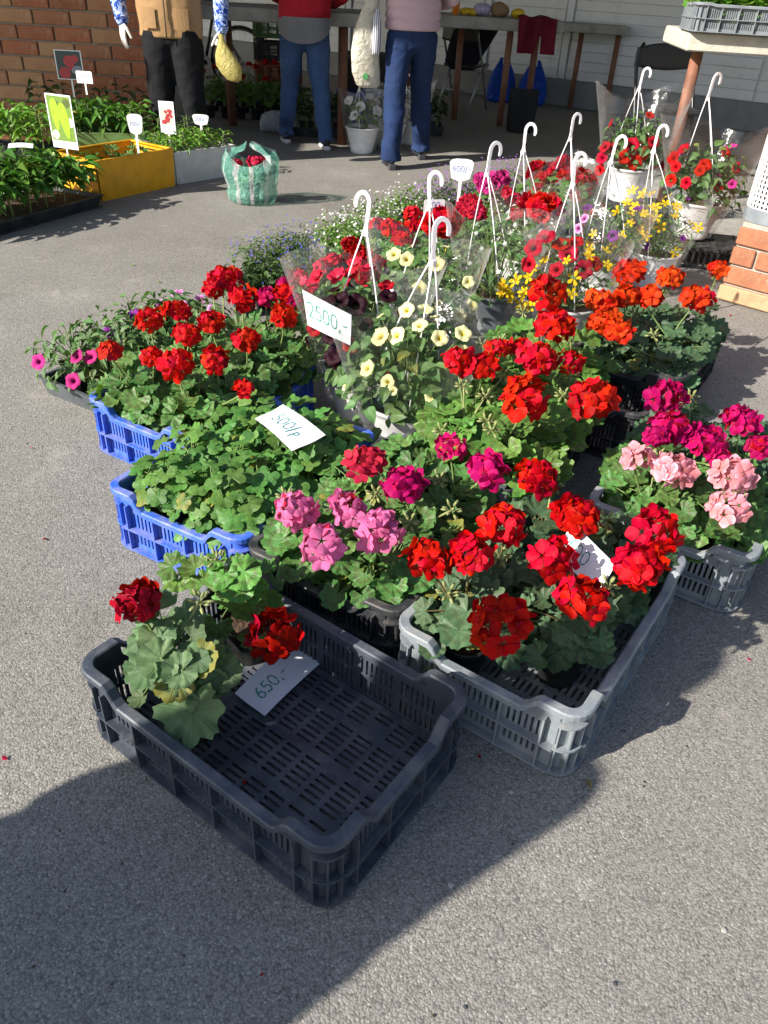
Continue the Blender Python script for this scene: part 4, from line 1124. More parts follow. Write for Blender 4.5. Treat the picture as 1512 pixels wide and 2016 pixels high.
# ---- geraniums and bedding plants behind the baskets, in loose pots
rg = random.Random(91)
def loose(px, py, d, petal, label, group, z=.34, lm='leaf', kind='double', more=(), name='potted_geranium', **kw):
    w = G(px, py, z); hs = [(w, d/2/PXM(w))]
    for (x, y, dd) in more:
        q = G(x, y, z+rg.uniform(-.02, .02)); hs.append((q, dd/2/PXM(q)))
    c = sum((h[0] for h in hs), V())/len(hs)
    kw.setdefault('nleaf', 26)
    geranium((c.x+rg.uniform(-.02, .02), c.y+.03, .004), label, group, hs, petal, rg, lmat=lm, kind=kind, buds=0, name=name, Hc=z-.16 if z > .3 else .14, **kw)
loose(868, 437, 74, P['red'], 'geranium with one large round red umbel beside the yellow baskets', None, .42)
loose(1066, 408, 68, P['scarlet'], 'geranium with a ball-shaped scarlet umbel in the middle of the baskets', None, .42)
loose(770, 447, 42, P['scarlet'], 'scarlet geranium left of the large round umbel', None, .33, more=((812, 420, 38), (790, 470, 46), (745, 440, 34), (812, 445, 40)), kind='single', nleaf=30, Rc=.14)
loose(636, 525, 40, P['rose'], 'rose-red ivy geranium just left of the black petunias', None, .33, more=((612, 558, 40), (655, 512, 36), (585, 545, 34)), kind='single', Rc=.13, nleaf=32)
loose(704, 505, 52, P['crimson'], 'crimson geranium seen through cellophane behind the 2500 card', None, .36, more=((735, 520, 46), (690, 480, 34), (725, 545, 40)), Rc=.13)
loose(962, 362, 44, P['hotpink'], 'bright magenta geranium beside the 400 stick label', None, .33, more=((985, 350, 34), (945, 352, 30)), Rc=.12)
loose(925, 405, 48, P['rose'], 'coral-red geranium below the 400 stick label', None, .34, more=((940, 420, 40), (908, 420, 36)), Rc=.13)
loose(1092, 335, 40, P['crimson'], 'crimson geranium nearest the customers, far row', None, .33, more=((1060, 330, 34), (1050, 345, 34), (1110, 318, 28), (1070, 355, 38)), Rc=.15, nleaf=30)
loose(1150, 352, 44, P['crimson'], 'crimson geranium left of the tall white-hooked petunias', None, .33, more=((1160, 375, 40), (1140, 385, 34), (1125, 340, 30)), Rc=.15, nleaf=30)
loose(1012, 395, 34, P['rose'], 'small rose geranium under the fourth hook', None, .33, more=((1025, 415, 34), (1000, 380, 28)), Rc=.12)
loose(525, 582, 44, P['magenta'], 'magenta geranium behind the left blue crate', None, .32, more=((560, 560, 36), (580, 590, 34)), kind='single', Rc=.12)

def bedding(px, py, label, group, fol, blo, n=260, nb=150, r=.14, h=.17, bsz=.0055, needle=False, name='lobelia', z=.1, lsz=.02):
    """loose mound of tiny leaves with tiny flowers, in a small pot"""
    c = G(px, py, z); t = thing(name, label, name.replace('_', ' '), (c.x, c.y, 0), 0, group)
    ob('pot', POT, MAT['pot'], t)
    f, b = MB(), MB(); base = V((0, 0, .09))
    for i in range(n):
        d = fib(i, n, -.15, 1); q = rg.uniform(.35, 1.0)*rg.choice((.8, 1, 1.12))
        p = base + V((d.x*r*q+rg.uniform(-.02, .02), d.y*r*q+rg.uniform(-.02, .02), .03+abs(d.z)*h*q*rg.uniform(.6, 1.1)))
        f.put(LEAF_N if needle else LEAF_T, frame(p, d+V([rg.uniform(-.6, .6) for _ in range(3)])+V((0, 0, .5)), V((d.x, d.y, .8 if needle else .3))+V([rg.uniform(-.5, .5) for _ in range(3)]), lsz*rg.uniform(.7, 1.4)*(1.5 if needle else 1)))
        if i % 5 == 0: f.tube(curve3(base, p, (0, 0, .02), 3), .0011, 3, False)
    for i in range(nb):
        d = fib(i, nb, .0, 1); q = rg.uniform(.75, 1.15)
        p = base + V((d.x*r*q+rg.uniform(-.03, .03), d.y*r*q+rg.uniform(-.03, .03), .04+abs(d.z)*h*q*rg.uniform(.8, 1.15)))
        nn = (d+V((0, -.4, .3))+TOSUN*.4).normalized(); k0 = rg.uniform(0, 6)
        for k in range(4):
            b.put(BL_T, frame(p, nn, V((1, .3, 0)), bsz*rg.uniform(.8, 1.2)) @ RZ(k0+k*PI/2) @ RX(.25))
    f.build('foliage', fol, t, kind='stuff', smooth=True); b.build('blossoms', blo, t, kind='stuff')
    return t
for k, (x, y) in enumerate(sorted(((500, 520), (545, 500), (590, 490), (560, 540), (610, 530)))):
    bedding(x, y, f'blue lobelia at the ragged left edge of the display, {ORD[k]} from the left', 'blue lobelias', MAT['foliage'], MAT['bl_blue'], 170, 26, .12, .12, .0065, True)
for k, (x, y) in enumerate(sorted(((660, 478), (705, 460), (750, 440), (680, 500), (720, 485), (800, 420), (765, 470), (975, 455), (1010, 460)))):
    bedding(x, y, f'white bacopa in the mound behind the red geraniums, {ORD[k]} from the left', 'white bacopas', MAT['foliage_bright'], MAT['bl_white'], 330, 46, .14, .15, .007, name='bacopa')
for k, (x, y) in enumerate(sorted(((845, 405), (880, 395), (930, 385), (975, 385), (1000, 370)))):
    bedding(x, y, f'violet lobelia along the far edge of the display, {ORD[k]} from the left', 'violet lobelias', MAT['foliage_grey'], MAT['bl_violet'], 220, 80, .13, .17, .0075)
for k, (x, y) in enumerate(sorted(((480, 575), (520, 560), (560, 570), (615, 560)))):
    bedding(x, y, f'dark green flowerless plant behind the red geraniums, {ORD[k]} from the left', 'flowerless bedding plants', MAT['foliage_dark'], MAT['bl_blue'], 240, 3, .12, .12, .005, name='bedding_plant', lsz=.028)
for k, (x, y) in enumerate(sorted(((1150, 470), (1205, 470), (1165, 430), (1110, 440), (1050, 450), (925, 470), (880, 490), (960, 500), (1235, 490)))):
    bedding(x, y, f'green filler plant between the hanging baskets, {ORD[k]} from the left', 'plants between the baskets', MAT['foliage'], MAT['bl_white'], 240, 14, .14, .19, .006, name='bedding_plant', lsz=.028)

# ---- petunias in the flat grey tray
TC = (-.885, 2.535)
t = thing('flat_tray', 'low grey plastic tray of petunias at the far left', 'tray', (TC[0], TC[1], 0), R(60))
MB().box((0, 0, .012), (.56, .36, .006)).build('floor', PLC['darkgrey'], t)
MB().rings([[(x*(.28+o), y*(.18+o), z) for x, y in ((-1, -1), (1, -1), (1, 1), (-1, 1))] for o, z in ((.0, .0), (.012, .062), (.02, .063), (.02, .068), (.008, .068), (-.004, .004), (.0, .0))], cap=False).build('rim', PLC['darkgrey'], t)
def petunia_plant(w, label, fl, r=.13, h=.14, nleaf=105, group=None):
    t = thing('potted_petunia', label, 'petunia', w, 0, group); ob('pot', POT, MAT['pot'], t); ob('soil', SOIL, MAT['soil'], t, T(0, 0, .09))
    st = MB(); base = V((0, 0, .1))
    for i in range(nleaf):
        d = fib(i, nleaf, -.3, 1); d = (d+V([rg.uniform(-.25, .25) for _ in range(3)])).normalized(); q = rg.uniform(.5, 1.1)
        p = base + V((d.x*r*q, d.y*r*q, .03+d.z*h*q*.8))
        ob('leaf', rg.choice(LEAF['ovate']), MAT['leaf_small'], t, frame(p, d*.5+V((0, 0, .6))+TOSUN*.3+V([rg.uniform(-.4, .4) for _ in range(3)]), V((d.x, d.y, .3)), .042*rg.uniform(.7, 1.2)))
        if i % 4 == 0: st.tube(curve3(base-V((0, 0, .01)), p, (0, 0, .02), 3), .0016, 4, False)
    for q, m, s in fl:
        p = q-V(w); nn = (V((p.x, p.y, p.z-.1)).normalized()*.5+V((0, -.5, .4))+TOSUN*.3).normalized()
        ob('flower', rg.choice(PETUNIA), m, t, frame(p, nn, V((1, 0, .3)), s)); st.tube(curve3(base, p-nn*s, (0, 0, .02), 3), .0015, 4, False)
    st.build('stem', MAT['stem'], t, smooth=True)
pet = [(350, 577, 'lilac'), (315, 600, 'lilac'), (262, 620, 'purple'), (305, 632, 'lilac'), (322, 622, 'purple'), (358, 602, 'lilac'), (420, 607, 'lilac'), (215, 655, 'purple'), (235, 662, 'purple'), (178, 702, 'hotpink'), (150, 702, 'hotpink'), (75, 712, 'hotpink'), (143, 750, 'hotpink'), (395, 590, 'lilac')]
cells = [(u, v) for u in (.09, .24, .39, .52) for v in (.11, .27)]
pp = [loc2w(TC, 60, u, v) for u, v in cells]; fl = [[] for _ in pp]
for x, y, m in pet:
    w = G(x, y, .2); i = min(range(len(pp)), key=lambda k: (pp[k]-w).xy.length); fl[i].append((w, P[m], .025))
for i, p in enumerate(pp):
    petunia_plant((p.x, p.y, .016), f'petunia in the low grey tray, {ROWN[4][i//2]} row, {COLN[2][i % 2]} pot', fl[i], group='petunias in the low grey tray')

# ---- stick labels
def stick_label(px, py, Y, text, label, hgt=.12, wid=.055, stick=.12, rz=0, ink='ink_blue', shape='paddle'):
    c = AT(px, py, Y)
    t = thing('stick_label', label, 'plant label', (c.x, c.y, c.z-stick-hgt/2), rz)
    w2 = wid/2; z0, z1 = stick, stick+hgt
    if shape == 'paddle':
        prof = [(-.007, 0), (.007, 0), (.0075, z0), (w2*.75, z0+hgt*.12), (w2*.92, z0+hgt*.5), (w2, z1-hgt*.16), (w2*.8, z1-hgt*.04), (w2*.4, z1), (-w2*.4, z1), (-w2*.8, z1-hgt*.04), (-w2, z1-hgt*.16), (-w2*.92, z0+hgt*.5), (-w2*.75, z0+hgt*.12), (-.0075, z0)]
    else:
        prof = [(-.006, 0), (.006, 0), (.006, z0), (w2, z0), (w2, z1-.006), (w2-.006, z1), (-w2+.006, z1), (-w2, z1-.006), (-w2, z0), (-.006, z0)]
    mb = MB(); n = len(prof)
    mb.v = [V((x, -.001, z)) for x, z in prof] + [V((x, .001, z)) for x, z in prof]
    mb.f = [tuple(range(n)), tuple(range(2*n-1, n-1, -1))] + [(i, (i+1) % n, n+(i+1) % n, n+i)[::-1] for i in range(n)]
    mb.build('label_blade', PLC['potwhite'], t)
    if text:
        s = wid*.24 if len(text) > 3 else wid*.3
        writing(text, lambda x, y: (V((-w2*.72+x, -.0011, z0+hgt*.42+y)), V((0, -1, 0))), MAT[ink], t, s*.06, size=s, lift=.0006)
    return t
stick_label(908, 335, 3.95, '400/-', 'white paddle-shaped stick label reading 400 above the violet lobelia', .10, .115, .16)
stick_label(855, 408, 3.3, '600', 'small tilted white label reading 600 behind the white hooks', .06, .09, .08, rz=.3, shape='card')

# ================================================================ PEOPLE
def ell(c, rx, ry, lat, fwd, n=24, tilt=None):
    c = V(c); return [c + lat*(rx*math.cos(2*PI*k/n)) + fwd*(ry*math.sin(2*PI*k/n)) for k in range(n)]
CLOUD = bpy.data.textures.new('folds', 'CLOUDS'); CLOUD.noise_scale = .15; CLOUD.noise_depth = 2
def folds(o, st=.022):
    m = o.modifiers.new('folds', 'DISPLACE'); m.texture = CLOUD; m.texture_coords = 'LOCAL'; m.strength = st; m.mid_level = .5
    return o
def fuse(o, voxel, it=6):
    m = o.modifiers.new('fuse', 'REMESH'); m.mode = 'VOXEL'; m.voxel_size = voxel; m.use_smooth_shade = True
    s = o.modifiers.new('soften', 'SMOOTH'); s.iterations = it; s.factor = .5
    return o
def limb(mb, pts, rad, n=14):
    """tapered limb with rounded ends through the joints"""
    pts = [V(p) for p in pts]; P2, R2 = [pts[0]], [rad[0]]
    for i in range(len(pts)-1):
        for k in range(1, 5):
            P2.append(pts[i].lerp(pts[i+1], k/4)); R2.append(rad[i]+(rad[i+1]-rad[i])*k/4)
    mb.tube(P2, R2, n)
    for p, r in ((pts[0], rad[0]), (pts[-1], rad[-1])):
        mb.lathe([(r*math.cos(R(a))+1e-4, r*math.sin(R(a))) for a in range(-85, 90, 17)], 12, c=p)
def hand(parent, wrist, dirv, palm, thumb, mat, name='hand', curl=.25, size=1.0, grip=False):
    """palm, four fingers of unequal length with knuckle bends, thumb from the side of the palm"""
    d = V(dirv).normalized(); pn = V(palm); pn = (pn-d*pn.dot(d)).normalized(); s = V(thumb); s = (s-d*s.dot(d)-pn*s.dot(pn)).normalized()
    w = V(wrist); mb = MB(); z = size
    rings = []
    for t, hw, th in ((-.03, .026, .024), (0, .027, .022), (.03, .036, .019), (.065, .041, .016), (.09, .040, .014)):
        rings.append([w+d*t*z+s*(hw*z*math.cos(2*PI*k/14))+pn*(th*z*math.sin(2*PI*k/14)) for k in range(14)])
    mb.rings(rings)
    for off, ln in ((.029, .072), (.010, .080), (-.010, .074), (-.029, .058)):
        p = w+d*.082*z+s*off*z; dd = d+s*off*1.2; pts = [p]; a = curl*(.5 if not grip else 2.6)
        ang = 0
        for q in (.46, .31, .23):
            ang += a; v = (dd.normalized()*math.cos(ang)+pn*math.sin(ang)); p = p+v*ln*q*z; pts.append(p)
        limb(mb, pts, [.0098*z, .0092*z, .0084*z, .0072*z], 8)
    p = w+d*.022*z+s*.030*z
    pts = [p, p+(d*.6+s*.75+pn*.25).normalized()*.035*z, p+(d*.6+s*.75+pn*.25).normalized()*.035*z+(d*.9+s*.3+pn*.4).normalized()*.03*z, p+(d*.6+s*.75+pn*.25).normalized()*.035*z+(d*.9+s*.3+pn*.4).normalized()*.055*z]
    limb(mb, pts, [.0135*z, .0115*z, .0100*z, .0082*z], 8)
    return fuse(mb.build(name, mat, parent, smooth=True), .0042, 3)
MAT['skin'] = m_simple('skin', (.52, .33, .25), .55, .08, 30, .15, 200, .002)
MAT['hair'] = m_simple('hair', (.10, .07, .05), .6, .4, 60, .6, 200, .006)
MAT['eye'] = m_simple('eye', (.75, .74, .72), .2, .02, 10); MAT['iris'] = m_simple('iris', (.05, .035, .02), .2, .1, 10)
MAT['jeans'] = m_cloth('jeans_blue', (.042, .085, .20), wr=13, bump=.55, bdist=.02, weave=500, fade=(.09, .15, .30))
MAT['jeans2'] = m_cloth('jeans_dark_blue', (.014, .030, .088), wr=13, bump=.55, bdist=.02, weave=500, fade=(.024, .045, .115))
MAT['black_cloth'] = m_cloth('black_trousers', (.010, .010, .012), wr=9, bump=.5, bdist=.02)
MAT['vest'] = m_cloth('tan_vest', (.33, .20, .095), wr=7, bump=.4, bdist=.02, var=.1)
MAT['knit_red'] = m_cloth('red_knit', (.42, .016, .03), wr=10, bump=.5, bdist=.02, weave=250)
MAT['grey_cloth'] = m_cloth('grey_cloth', (.20, .195, .20), wr=9, bump=.3, bdist=.015)
MAT['puffer'] = m_cloth('pink_puffer', (.52, .36, .40), rough=.5, wr=16, bump=.35, bdist=.012, var=.06)
MAT['glove'] = m_cloth('white_glove', (.72, .66, .62), wr=25, bump=.35, bdist=.006, var=.05)
MAT['rubber'] = m_simple('rubber_white', (.62, .60, .57), .6, .1, 20)
MAT['shoe_black'] = m_simple('shoe_black', (.022, .022, .026), .6, .2, 40, .3, 200, .002)
MAT['shoe_navy'] = m_simple('shoe_navy', (.03, .035, .06), .4, .2, 40)
MAT['sole'] = m_simple('shoe_heel', (.05, .05, .055), .6, .2, 20)
MAT['zip'] = m_simple('zip_metal', (.12, .10, .07), .4, .1, 50, metal=.6)
def m_pattern(name, a, b, c, sc):
    n = NT(name); co = n.coord(); f = n.noise(co, sc, 3, .6, dist=1.5)
    col = n.ramp(f, [(.38, a), (.48, b), (.56, c), (.66, b)]); return n.fin(n.princ(col, .8, .2, n.bump(n.noise(co, 14, 3), .4, .02)))
MAT['sleeve_blue'] = m_pattern('blue_pattern', (.015, .04, .25), (.04, .12, .5), (.6, .68, .8), 26)
def person(label, pos, face, feet, H=1.65, trousers='jeans', top='knit_red', hem=.9, arms=(), sleeve=None, hipw=.175, chest=.19, lean=(0, 0), shoe='sneaker', hair=True, quilt=False, leg=(.098, .068, .060, .064), glove=None, name='person'):
    f = V((face[0], face[1], 0)).normalized(); l = V((-f.y, f.x, 0)); k = H/1.65
    t = thing(name, label, 'person', pos)
    L = V((lean[0], lean[1], 0))
    hipc = V((0, 0, .86*k)) + L*.3
    foot = [V((p[0], p[1], 0)) for p in feet]
    sgn = [1 if fo.dot(l) >= 0 else -1 for fo in foot]
    if sgn[0] == sgn[1]: sgn[1] = -sgn[0]
    hips = [hipc + l*s*.088*k for s in sgn]
    chestc = V((0, 0, 1.22*k)) + L; shc = V((0, 0, 1.36*k)) + L*1.05; headc = V((0, 0, 1.53*k)) + L*1.1 + f*.02
    # body: one continuous skin
    mb = MB()
    rr = [ell(hipc-V((0, 0, .08*k)), .13, .09, l, f), ell(hipc, .15, .10, l, f), ell(hipc.lerp(chestc, .4), .12, .085, l, f), ell(chestc, .145, .095, l, f), ell(shc-V((0, 0, .03)), .15, .075, l, f), ell(shc+V((0, 0, .035)), .06, .055, l, f)]
    mb.rings(rr)
    limb(mb, [shc, headc-V((0, 0, .04))], [.055, .05])
    mb.rings([ell(headc+V((0, 0, z))+f*o, rx, ry, l, f) for z, rx, ry, o in ((-.105, .03, .035, .025), (-.09, .05, .06, .015), (-.05, .066, .082, .005), (0, .074, .094, 0), (.05, .073, .094, -.005), (.085, .055, .072, -.008), (.105, .02, .03, -.008))])
    mb.rings([ell(headc+f*o+V((0, 0, z)), r, r*1.2, l, f, 8) for z, r, o in ((.015, .006, .088), (-.005, .011, .098), (-.022, .015, .104), (-.032, .008, .09))])     # nose
    for s in (-1, 1): mb.rings([ell(headc+l*s*(.072+o)+V((0, 0, z)), .008, .018, l, f, 8) for z, o in ((-.03, 0), (-.01, .008), (.02, .01), (.03, .002))])   # ears
    for fo, hp in zip(foot, hips):
        kn = hp.lerp(fo, .48)+f*.02; limb(mb, [hp, kn, fo+V((0, 0, .07))], [.08, .05, .035])
    for arm in arms: limb(mb, [V(arm[0]), V(arm[1]), V(arm[2])], [.045, .036, .026])
    body = fuse(mb.build('body', MAT['skin'], t, smooth=True), .012, 4)
    for s in (-1, 1):
        e = MB().lathe([(.012*math.cos(R(a))+1e-4, .012*math.sin(R(a))) for a in range(-80, 90, 20)], 10, c=headc+f*.080+l*s*.03+V((0, 0, .012))).build('eye', MAT['eye'], t, smooth=True)
        MB().lathe([(.006*math.cos(R(a))+1e-4, .006*math.sin(R(a))) for a in range(-80, 90, 20)], 8, c=headc+f*.089+l*s*.03+V((0, 0, .012))).build('iris', MAT['iris'], e, smooth=True)
    MB().tube([headc+f*.088-V((0, 0, .052))+l*x for x in (-.022, -.01, .01, .022)], [.003, .006, .006, .003], 6).build('lips', MAT['knit_red'], t, smooth=True)
    if hair:
        hm = MB(); hm.rings([ell(headc+V((0, 0, z))-f*o, rx, ry, l, f) for z, rx, ry, o in ((-.10, .07, .05, .06), (-.04, .084, .075, .035), (.03, .087, .098, .012), (.075, .078, .09, .008), (.105, .05, .06, .01), (.122, .01, .01, .01))])
        fuse(hm.build('hair', MAT['hair'], t, smooth=True), .011, 3)
    # trousers
    tm = MB()
    for fo, hp in zip(foot, hips):
        kn = hp.lerp(fo, .50)+f*.025; cf = hp.lerp(fo, .74)-f*.012; an = fo+V((0, 0, .075))
        pts = [hp+V((0, 0, .0)), hp.lerp(kn, .35), hp.lerp(kn, .7), kn, cf, an+V((0, 0, .06)), an-V((0, 0, .012))]
        rad = [leg[0]*1.06, leg[0], leg[0]*.86, leg[1]*1.06, leg[1], leg[2], leg[3]]
        tm.tube(pts, [x*k for x in rad], 20)
        for j, (q, r0) in enumerate(((.53, leg[1]), (.56, leg[1]), (.9, leg[2]), (.93, leg[2]), (.05, leg[0]), (.1, leg[0]))):   # creases
            c_ = hp.lerp(fo, q); rr_ = r0*k*1.03
            tm.tube([c_+(l*math.cos(a)+f*math.sin(a))*rr_+V((0, 0, .012*math.sin(a*2+j*2))) for a in [R(x) for x in range(20+j*40, 220+j*40, 20)]], [.002]+[.0065]*8+[.002], 6)
    tm.rings([ell(hipc+V((0, 0, z*k)), rx*k, ry*k, l, f) for z, rx, ry in ((-.11, .10, .08), (-.07, hipw*.95, .115), (0, hipw, .128), (.08, hipw*.93, .12), (.14, hipw*.86, .112), (.17, hipw*.84, .11))])
    folds(fuse(tm.build('trousers', MAT[trousers], t, smooth=True), .0105, 5), .026)
    # upper garment
    um = MB(); rings = []
    zs = [hem + (1.40*k-hem)*i/(90 if quilt else 40) for i in range(91 if quilt else 41)]
    for z in zs:
        v = (z-hem)/(1.40*k-hem); cc = hipc.lerp(shc, min(1, max(0, (z-hipc.z)/(shc.z-hipc.z)))); cc.z = z
        rx = (hipw+.018)*(1-v) + chest*v if v < .7 else chest*(1-max(0, (v-.72))/.28*.62)
        ry = .138 if v < .75 else .138-(v-.75)/.25*.075
        q = 1.0
        if quilt: q = 1 + .075*abs(math.sin((z-hem)*PI/.062))**.5 - .05
        elif v < .05: q = 1.0
        rings.append(ell(cc, rx*k*q, ry*k*q, l, f, 32))
    um.rings(rings)
    if quilt: g_ = um.build('jacket', MAT[top], t, smooth=True)
    else: g_ = um
    sm = MB() if quilt else um
    for arm in arms:
        a, b, c = [V(x) for x in arm[:3]]
        if sleeve is None: limb(sm, [a, b, b.lerp(c, .97)], [.068, .055, .043])
    if quilt:
        if sm.v: fuse(sm.build('sleeve', MAT[top], t, smooth=True), .010, 4)
    else: g_ = folds(fuse(um.build('upper_garment', MAT[top], t, smooth=True), .0105, 4), .02)
    if sleeve:
        for arm in arms:
            sm = MB(); a, b, c = [V(x) for x in arm[:3]]
            limb(sm, [a, b, c], [.066, .056, .045]); fuse(sm.build('sleeve', MAT[sleeve], t, smooth=True), .009, 4)
            MB().tube([b.lerp(c, .93), b.lerp(c, 1.02)], [.049, .047], 16).build('cuff', MAT[sleeve], t, smooth=True)
    for arm in arms:
        if len(arm) > 3: hand(t, V(arm[2])+V(arm[3])*.012, arm[3], arm[4], arm[5], MAT[glove or 'skin'], 'glove' if glove else 'hand', arm[6] if len(arm) > 6 else .25, 1.0, len(arm) > 7)
    # shoes
    for fo in foot:
        heel = fo - f*.075; toe = fo + f*.17
        if shoe == 'sneaker':
            so_ = MB(); pr = [(0, .034, .036), (.12, .04, .032), (.35, .036, .028), (.65, .045, .026), (.88, .042, .026), (1, .018, .03)]
            so_.rings([ell(heel.lerp(toe, q)+V((0, 0, h_/2)), w_, h_/2, l, V((0, 0, 1)), 14) for q, w_, h_ in pr])
            s_ = so_.build('shoe_sole', MAT['rubber'], t, smooth=True)
            up_ = MB(); up_.rings([ell(heel.lerp(toe, q)+V((0, 0, .022+h_/2)), w_, h_/2, l, V((0, 0, 1)), 14) for q, w_, h_ in ((.03, .022, .06), (.12, .034, .085), (.3, .036, .085), (.5, .038, .065), (.72, .042, .045), (.92, .034, .032), (.99, .012, .02))])
            u_ = up_.build('shoe', MAT['shoe_black'], t, smooth=True)
            MB().tube([heel.lerp(toe, q)+V((0, 0, z_))+l*x_ for q, z_, x_ in ((.36, .1, -.02), (.42, .098, .02), (.48, .088, -.02), (.54, .08, .02), (.6, .072, -.02))], .0035, 5).build('lace', MAT['rubber'], u_, smooth=True)
        else:
            up_ = MB(); up_.rings([ell(heel.lerp(toe, q)+V((0, 0, z_+h_/2)), w_, h_/2, l, V((0, 0, 1)), 14) for q, w_, h_, z_ in ((.02, .02, .04, .05), (.1, .034, .08, .042), (.3, .034, .085, .035), (.5, .036, .06, .018), (.72, .041, .042, .008), (.92, .032, .03, .006), (.99, .01, .018, .008))])
            up_.build('shoe', MAT['shoe_navy'], t, smooth=True)
            MB().box((0, 0, .021), (.055, .05, .042), T(heel+f*.028) @ RZ(math.atan2(l.y, l.x)), bev=.006).build('shoe_heel', MAT['sole'], t)
    return t, f, l, hipc

# vendor: faces the camera, tan vest, patterned sleeves, white gloves
vp = AT(350, 200, 6.25); vp.z = 0
xl = AT(243, 60, 6.2).x-vp.x; xr_ = AT(437, 60, 6.2).x-vp.x
vz = AT(240, 38, 6.2).z
t, f, l, hc = person('person in a tan vest, patterned blue sleeves and white gloves', vp, (.05, -1), ((-.13, .02), (.15, 0)), 1.62, 'black_cloth', 'vest', hem=.80, sleeve='sleeve_blue', hipw=.205, chest=.235,
    arms=(((-.23, 0, 1.30), (-.35, .0, 1.05), (xl+.0, -.05, vz), (-.05, -.1, -1), (.6, .5, 0), (.5, -.8, 0), .35),
          ((.23, 0, 1.30), (.36, .0, 1.05), (xr_, -.06, vz-.02), (.0, -.1, -1), (-.8, .4, 0), (-.4, -.8, 0), .6, 1)), glove='glove', leg=(.118, .084, .074, .078))
MB().tube([V((.005, -.150, z)) for z in (.80, .9, 1.0, 1.1, 1.2)], .0055, 6).build('zip', MAT['zip'], t, smooth=True)
for sx in (-1, 1):
    MB().rings([[V((sx*(.06+.10*u), -.1475+.02*u*u, z)) for u in (0, .25, .5, .75, 1)] for z, dz in ((.86, 0), (.98, 0))], cap=False, closed=False).build('pocket', MAT['vest'], t)
yb = AT(455, 115, 6.12)
bm = MB(); rg = random.Random(3)
bm.rings([ell(V((xr_+o, -.10, z)), rx*(1+.1*math.sin(i*2.1)), ry, V((.97, -.2, 0)), V((.2, .97, 0)), 20) for i, (z, rx, ry, o) in enumerate(((vz-.05, .02, .018, 0), (vz-.09, .022, .02, .0), (vz-.13, .045, .035, .005), (vz-.20, .075, .05, .02), (vz-.27, .092, .055, .045), (vz-.33, .088, .05, .065), (vz-.37, .06, .035, .08), (vz-.385, .02, .02, .085)))])
n = NT('yellow_film'); co = n.coord(); cc = n.ramp(n.noise(co, 18, 4), [(.3, (.55, .46, .13)), (.7, (.72, .64, .26))]); pb_ = n.princ(cc, .35, .4, n.bump(n.noise(co, 22, 4, .6, dist=1.5), .8, .02)); trn = n.n('ShaderNodeBsdfTranslucent'); n.l(cc, trn.inputs[0]); mx = n.n('ShaderNodeMixShader'); mx.inputs[0].default_value = .4; n.l(pb_, mx.inputs[1]); n.l(trn.outputs[0], mx.inputs[2]); MAT['yellow_bag'] = n.fin(mx.outputs[0])
pv_ = V((xr_, -.10, vz-.06)); o = bm.build('plastic_bag', MAT['yellow_bag'], None, T(vp) @ T(pv_) @ SC((.92, .8, .84)) @ T(-pv_), smooth=True); tag(o, 'crumpled yellow plastic bag held in a white-gloved hand', 'bag')

# customer in red, seen from behind
c1 = (G(562, 286)+G(640, 298))/2; f1 = G(562, 282)-c1; f2 = G(640, 296)-c1
t, f, l, hc = person('person in a red sweater and blue jeans seen from behind', c1, (-.25, 1), (f1+V((.0, .05, 0)), f2+V((0, .05, 0))), 1.66, 'jeans', 'knit_red', hem=.905, hipw=.185, chest=.20, lean=(.02, .0),
    arms=(((-.22, 0, 1.32), (-.27, .10, 1.08), (-.16, .30, 1.02), (.6, .8, 0), (0, 0, -1), (.8, -.6, 0)), ((.22, 0, 1.32), (.30, .10, 1.08), (.20, .30, 1.02), (-.3, 1, 0), (0, 0, -1), (-.9, -.3, 0))))
mb = MB(); cen = V((.01, 0, 0))
def tail(u, v):
    a = R(195+ (u)*150); w_ = .905 - v*(.17*(math.sin(PI*min(1, max(0, u*1.0)))**.45) + .0)+.03
    return hc*0 + cen + V((math.cos(a)*(.207+.012*v), math.sin(a)*(.158+.03*v+.006*math.sin(9*u)), w_))
mb.grid(tail, 24, 8).build('shirt_tail', MAT['grey_cloth'], t, smooth=True)
o2 = t.children[-1]; so2 = o2.modifiers.new('thick', 'SOLIDIFY'); so2.thickness = .004
# customer in pink, seen from behind
c2 = (G(768, 330)+G(824, 312))/2; f1 = G(768, 332)-c2; f2 = G(826, 312)-c2
t, f, l, hc = person('person in a pink quilted jacket and dark jeans', c2, (-.30, 1), (f1, f2), 1.68, 'jeans2', 'puffer', hem=.905, hipw=.18, chest=.20, quilt=True, shoe='heel', leg=(.098, .074, .070, .080),
    arms=(((-.23, 0, 1.34), (-.30, .02, 1.10), (-.30, .10, .98), (-.1, .3, -1), (.5, .5, 0), (.3, .9, 0), .5, 1), ((.23, 0, 1.34), (.28, .12, 1.10), (.18, .30, 1.06), (-.3, 1, 0), (0, 0, -1), (-.9, -.3, 0))))
# cream carrier bag and small striped pouch on the arm
wb = AT(722, 90, 6.55); zt, zb = AT(735, -40, 6.55).z, AT(722, 172, 6.55).z
bag = thing('carrier_bag', 'long cream carrier bag with a green dot, hanging from an arm', 'bag', (wb.x, wb.y, zb))
hh = zt-zb; la, lb = V((.95, .3, 0)), V((-.3, .95, 0))
n = NT('cream_film'); co = n.coord(); cc = n.ramp(n.noise(co, 9, 4), [(.3, (.62, .58, .46)), (.7, (.80, .77, .66))]); pb_ = n.princ(cc, .4, .4, n.bump(n.noise(co, 16, 5, .6, dist=1.2), .9, .03)); trn = n.n('ShaderNodeBsdfTranslucent'); n.l(cc, trn.inputs[0]); mx = n.n('ShaderNodeMixShader'); mx.inputs[0].default_value = .3; n.l(pb_, mx.inputs[1]); n.l(trn.outputs[0], mx.inputs[2]); MAT['cream_bag'] = n.fin(mx.outputs[0])
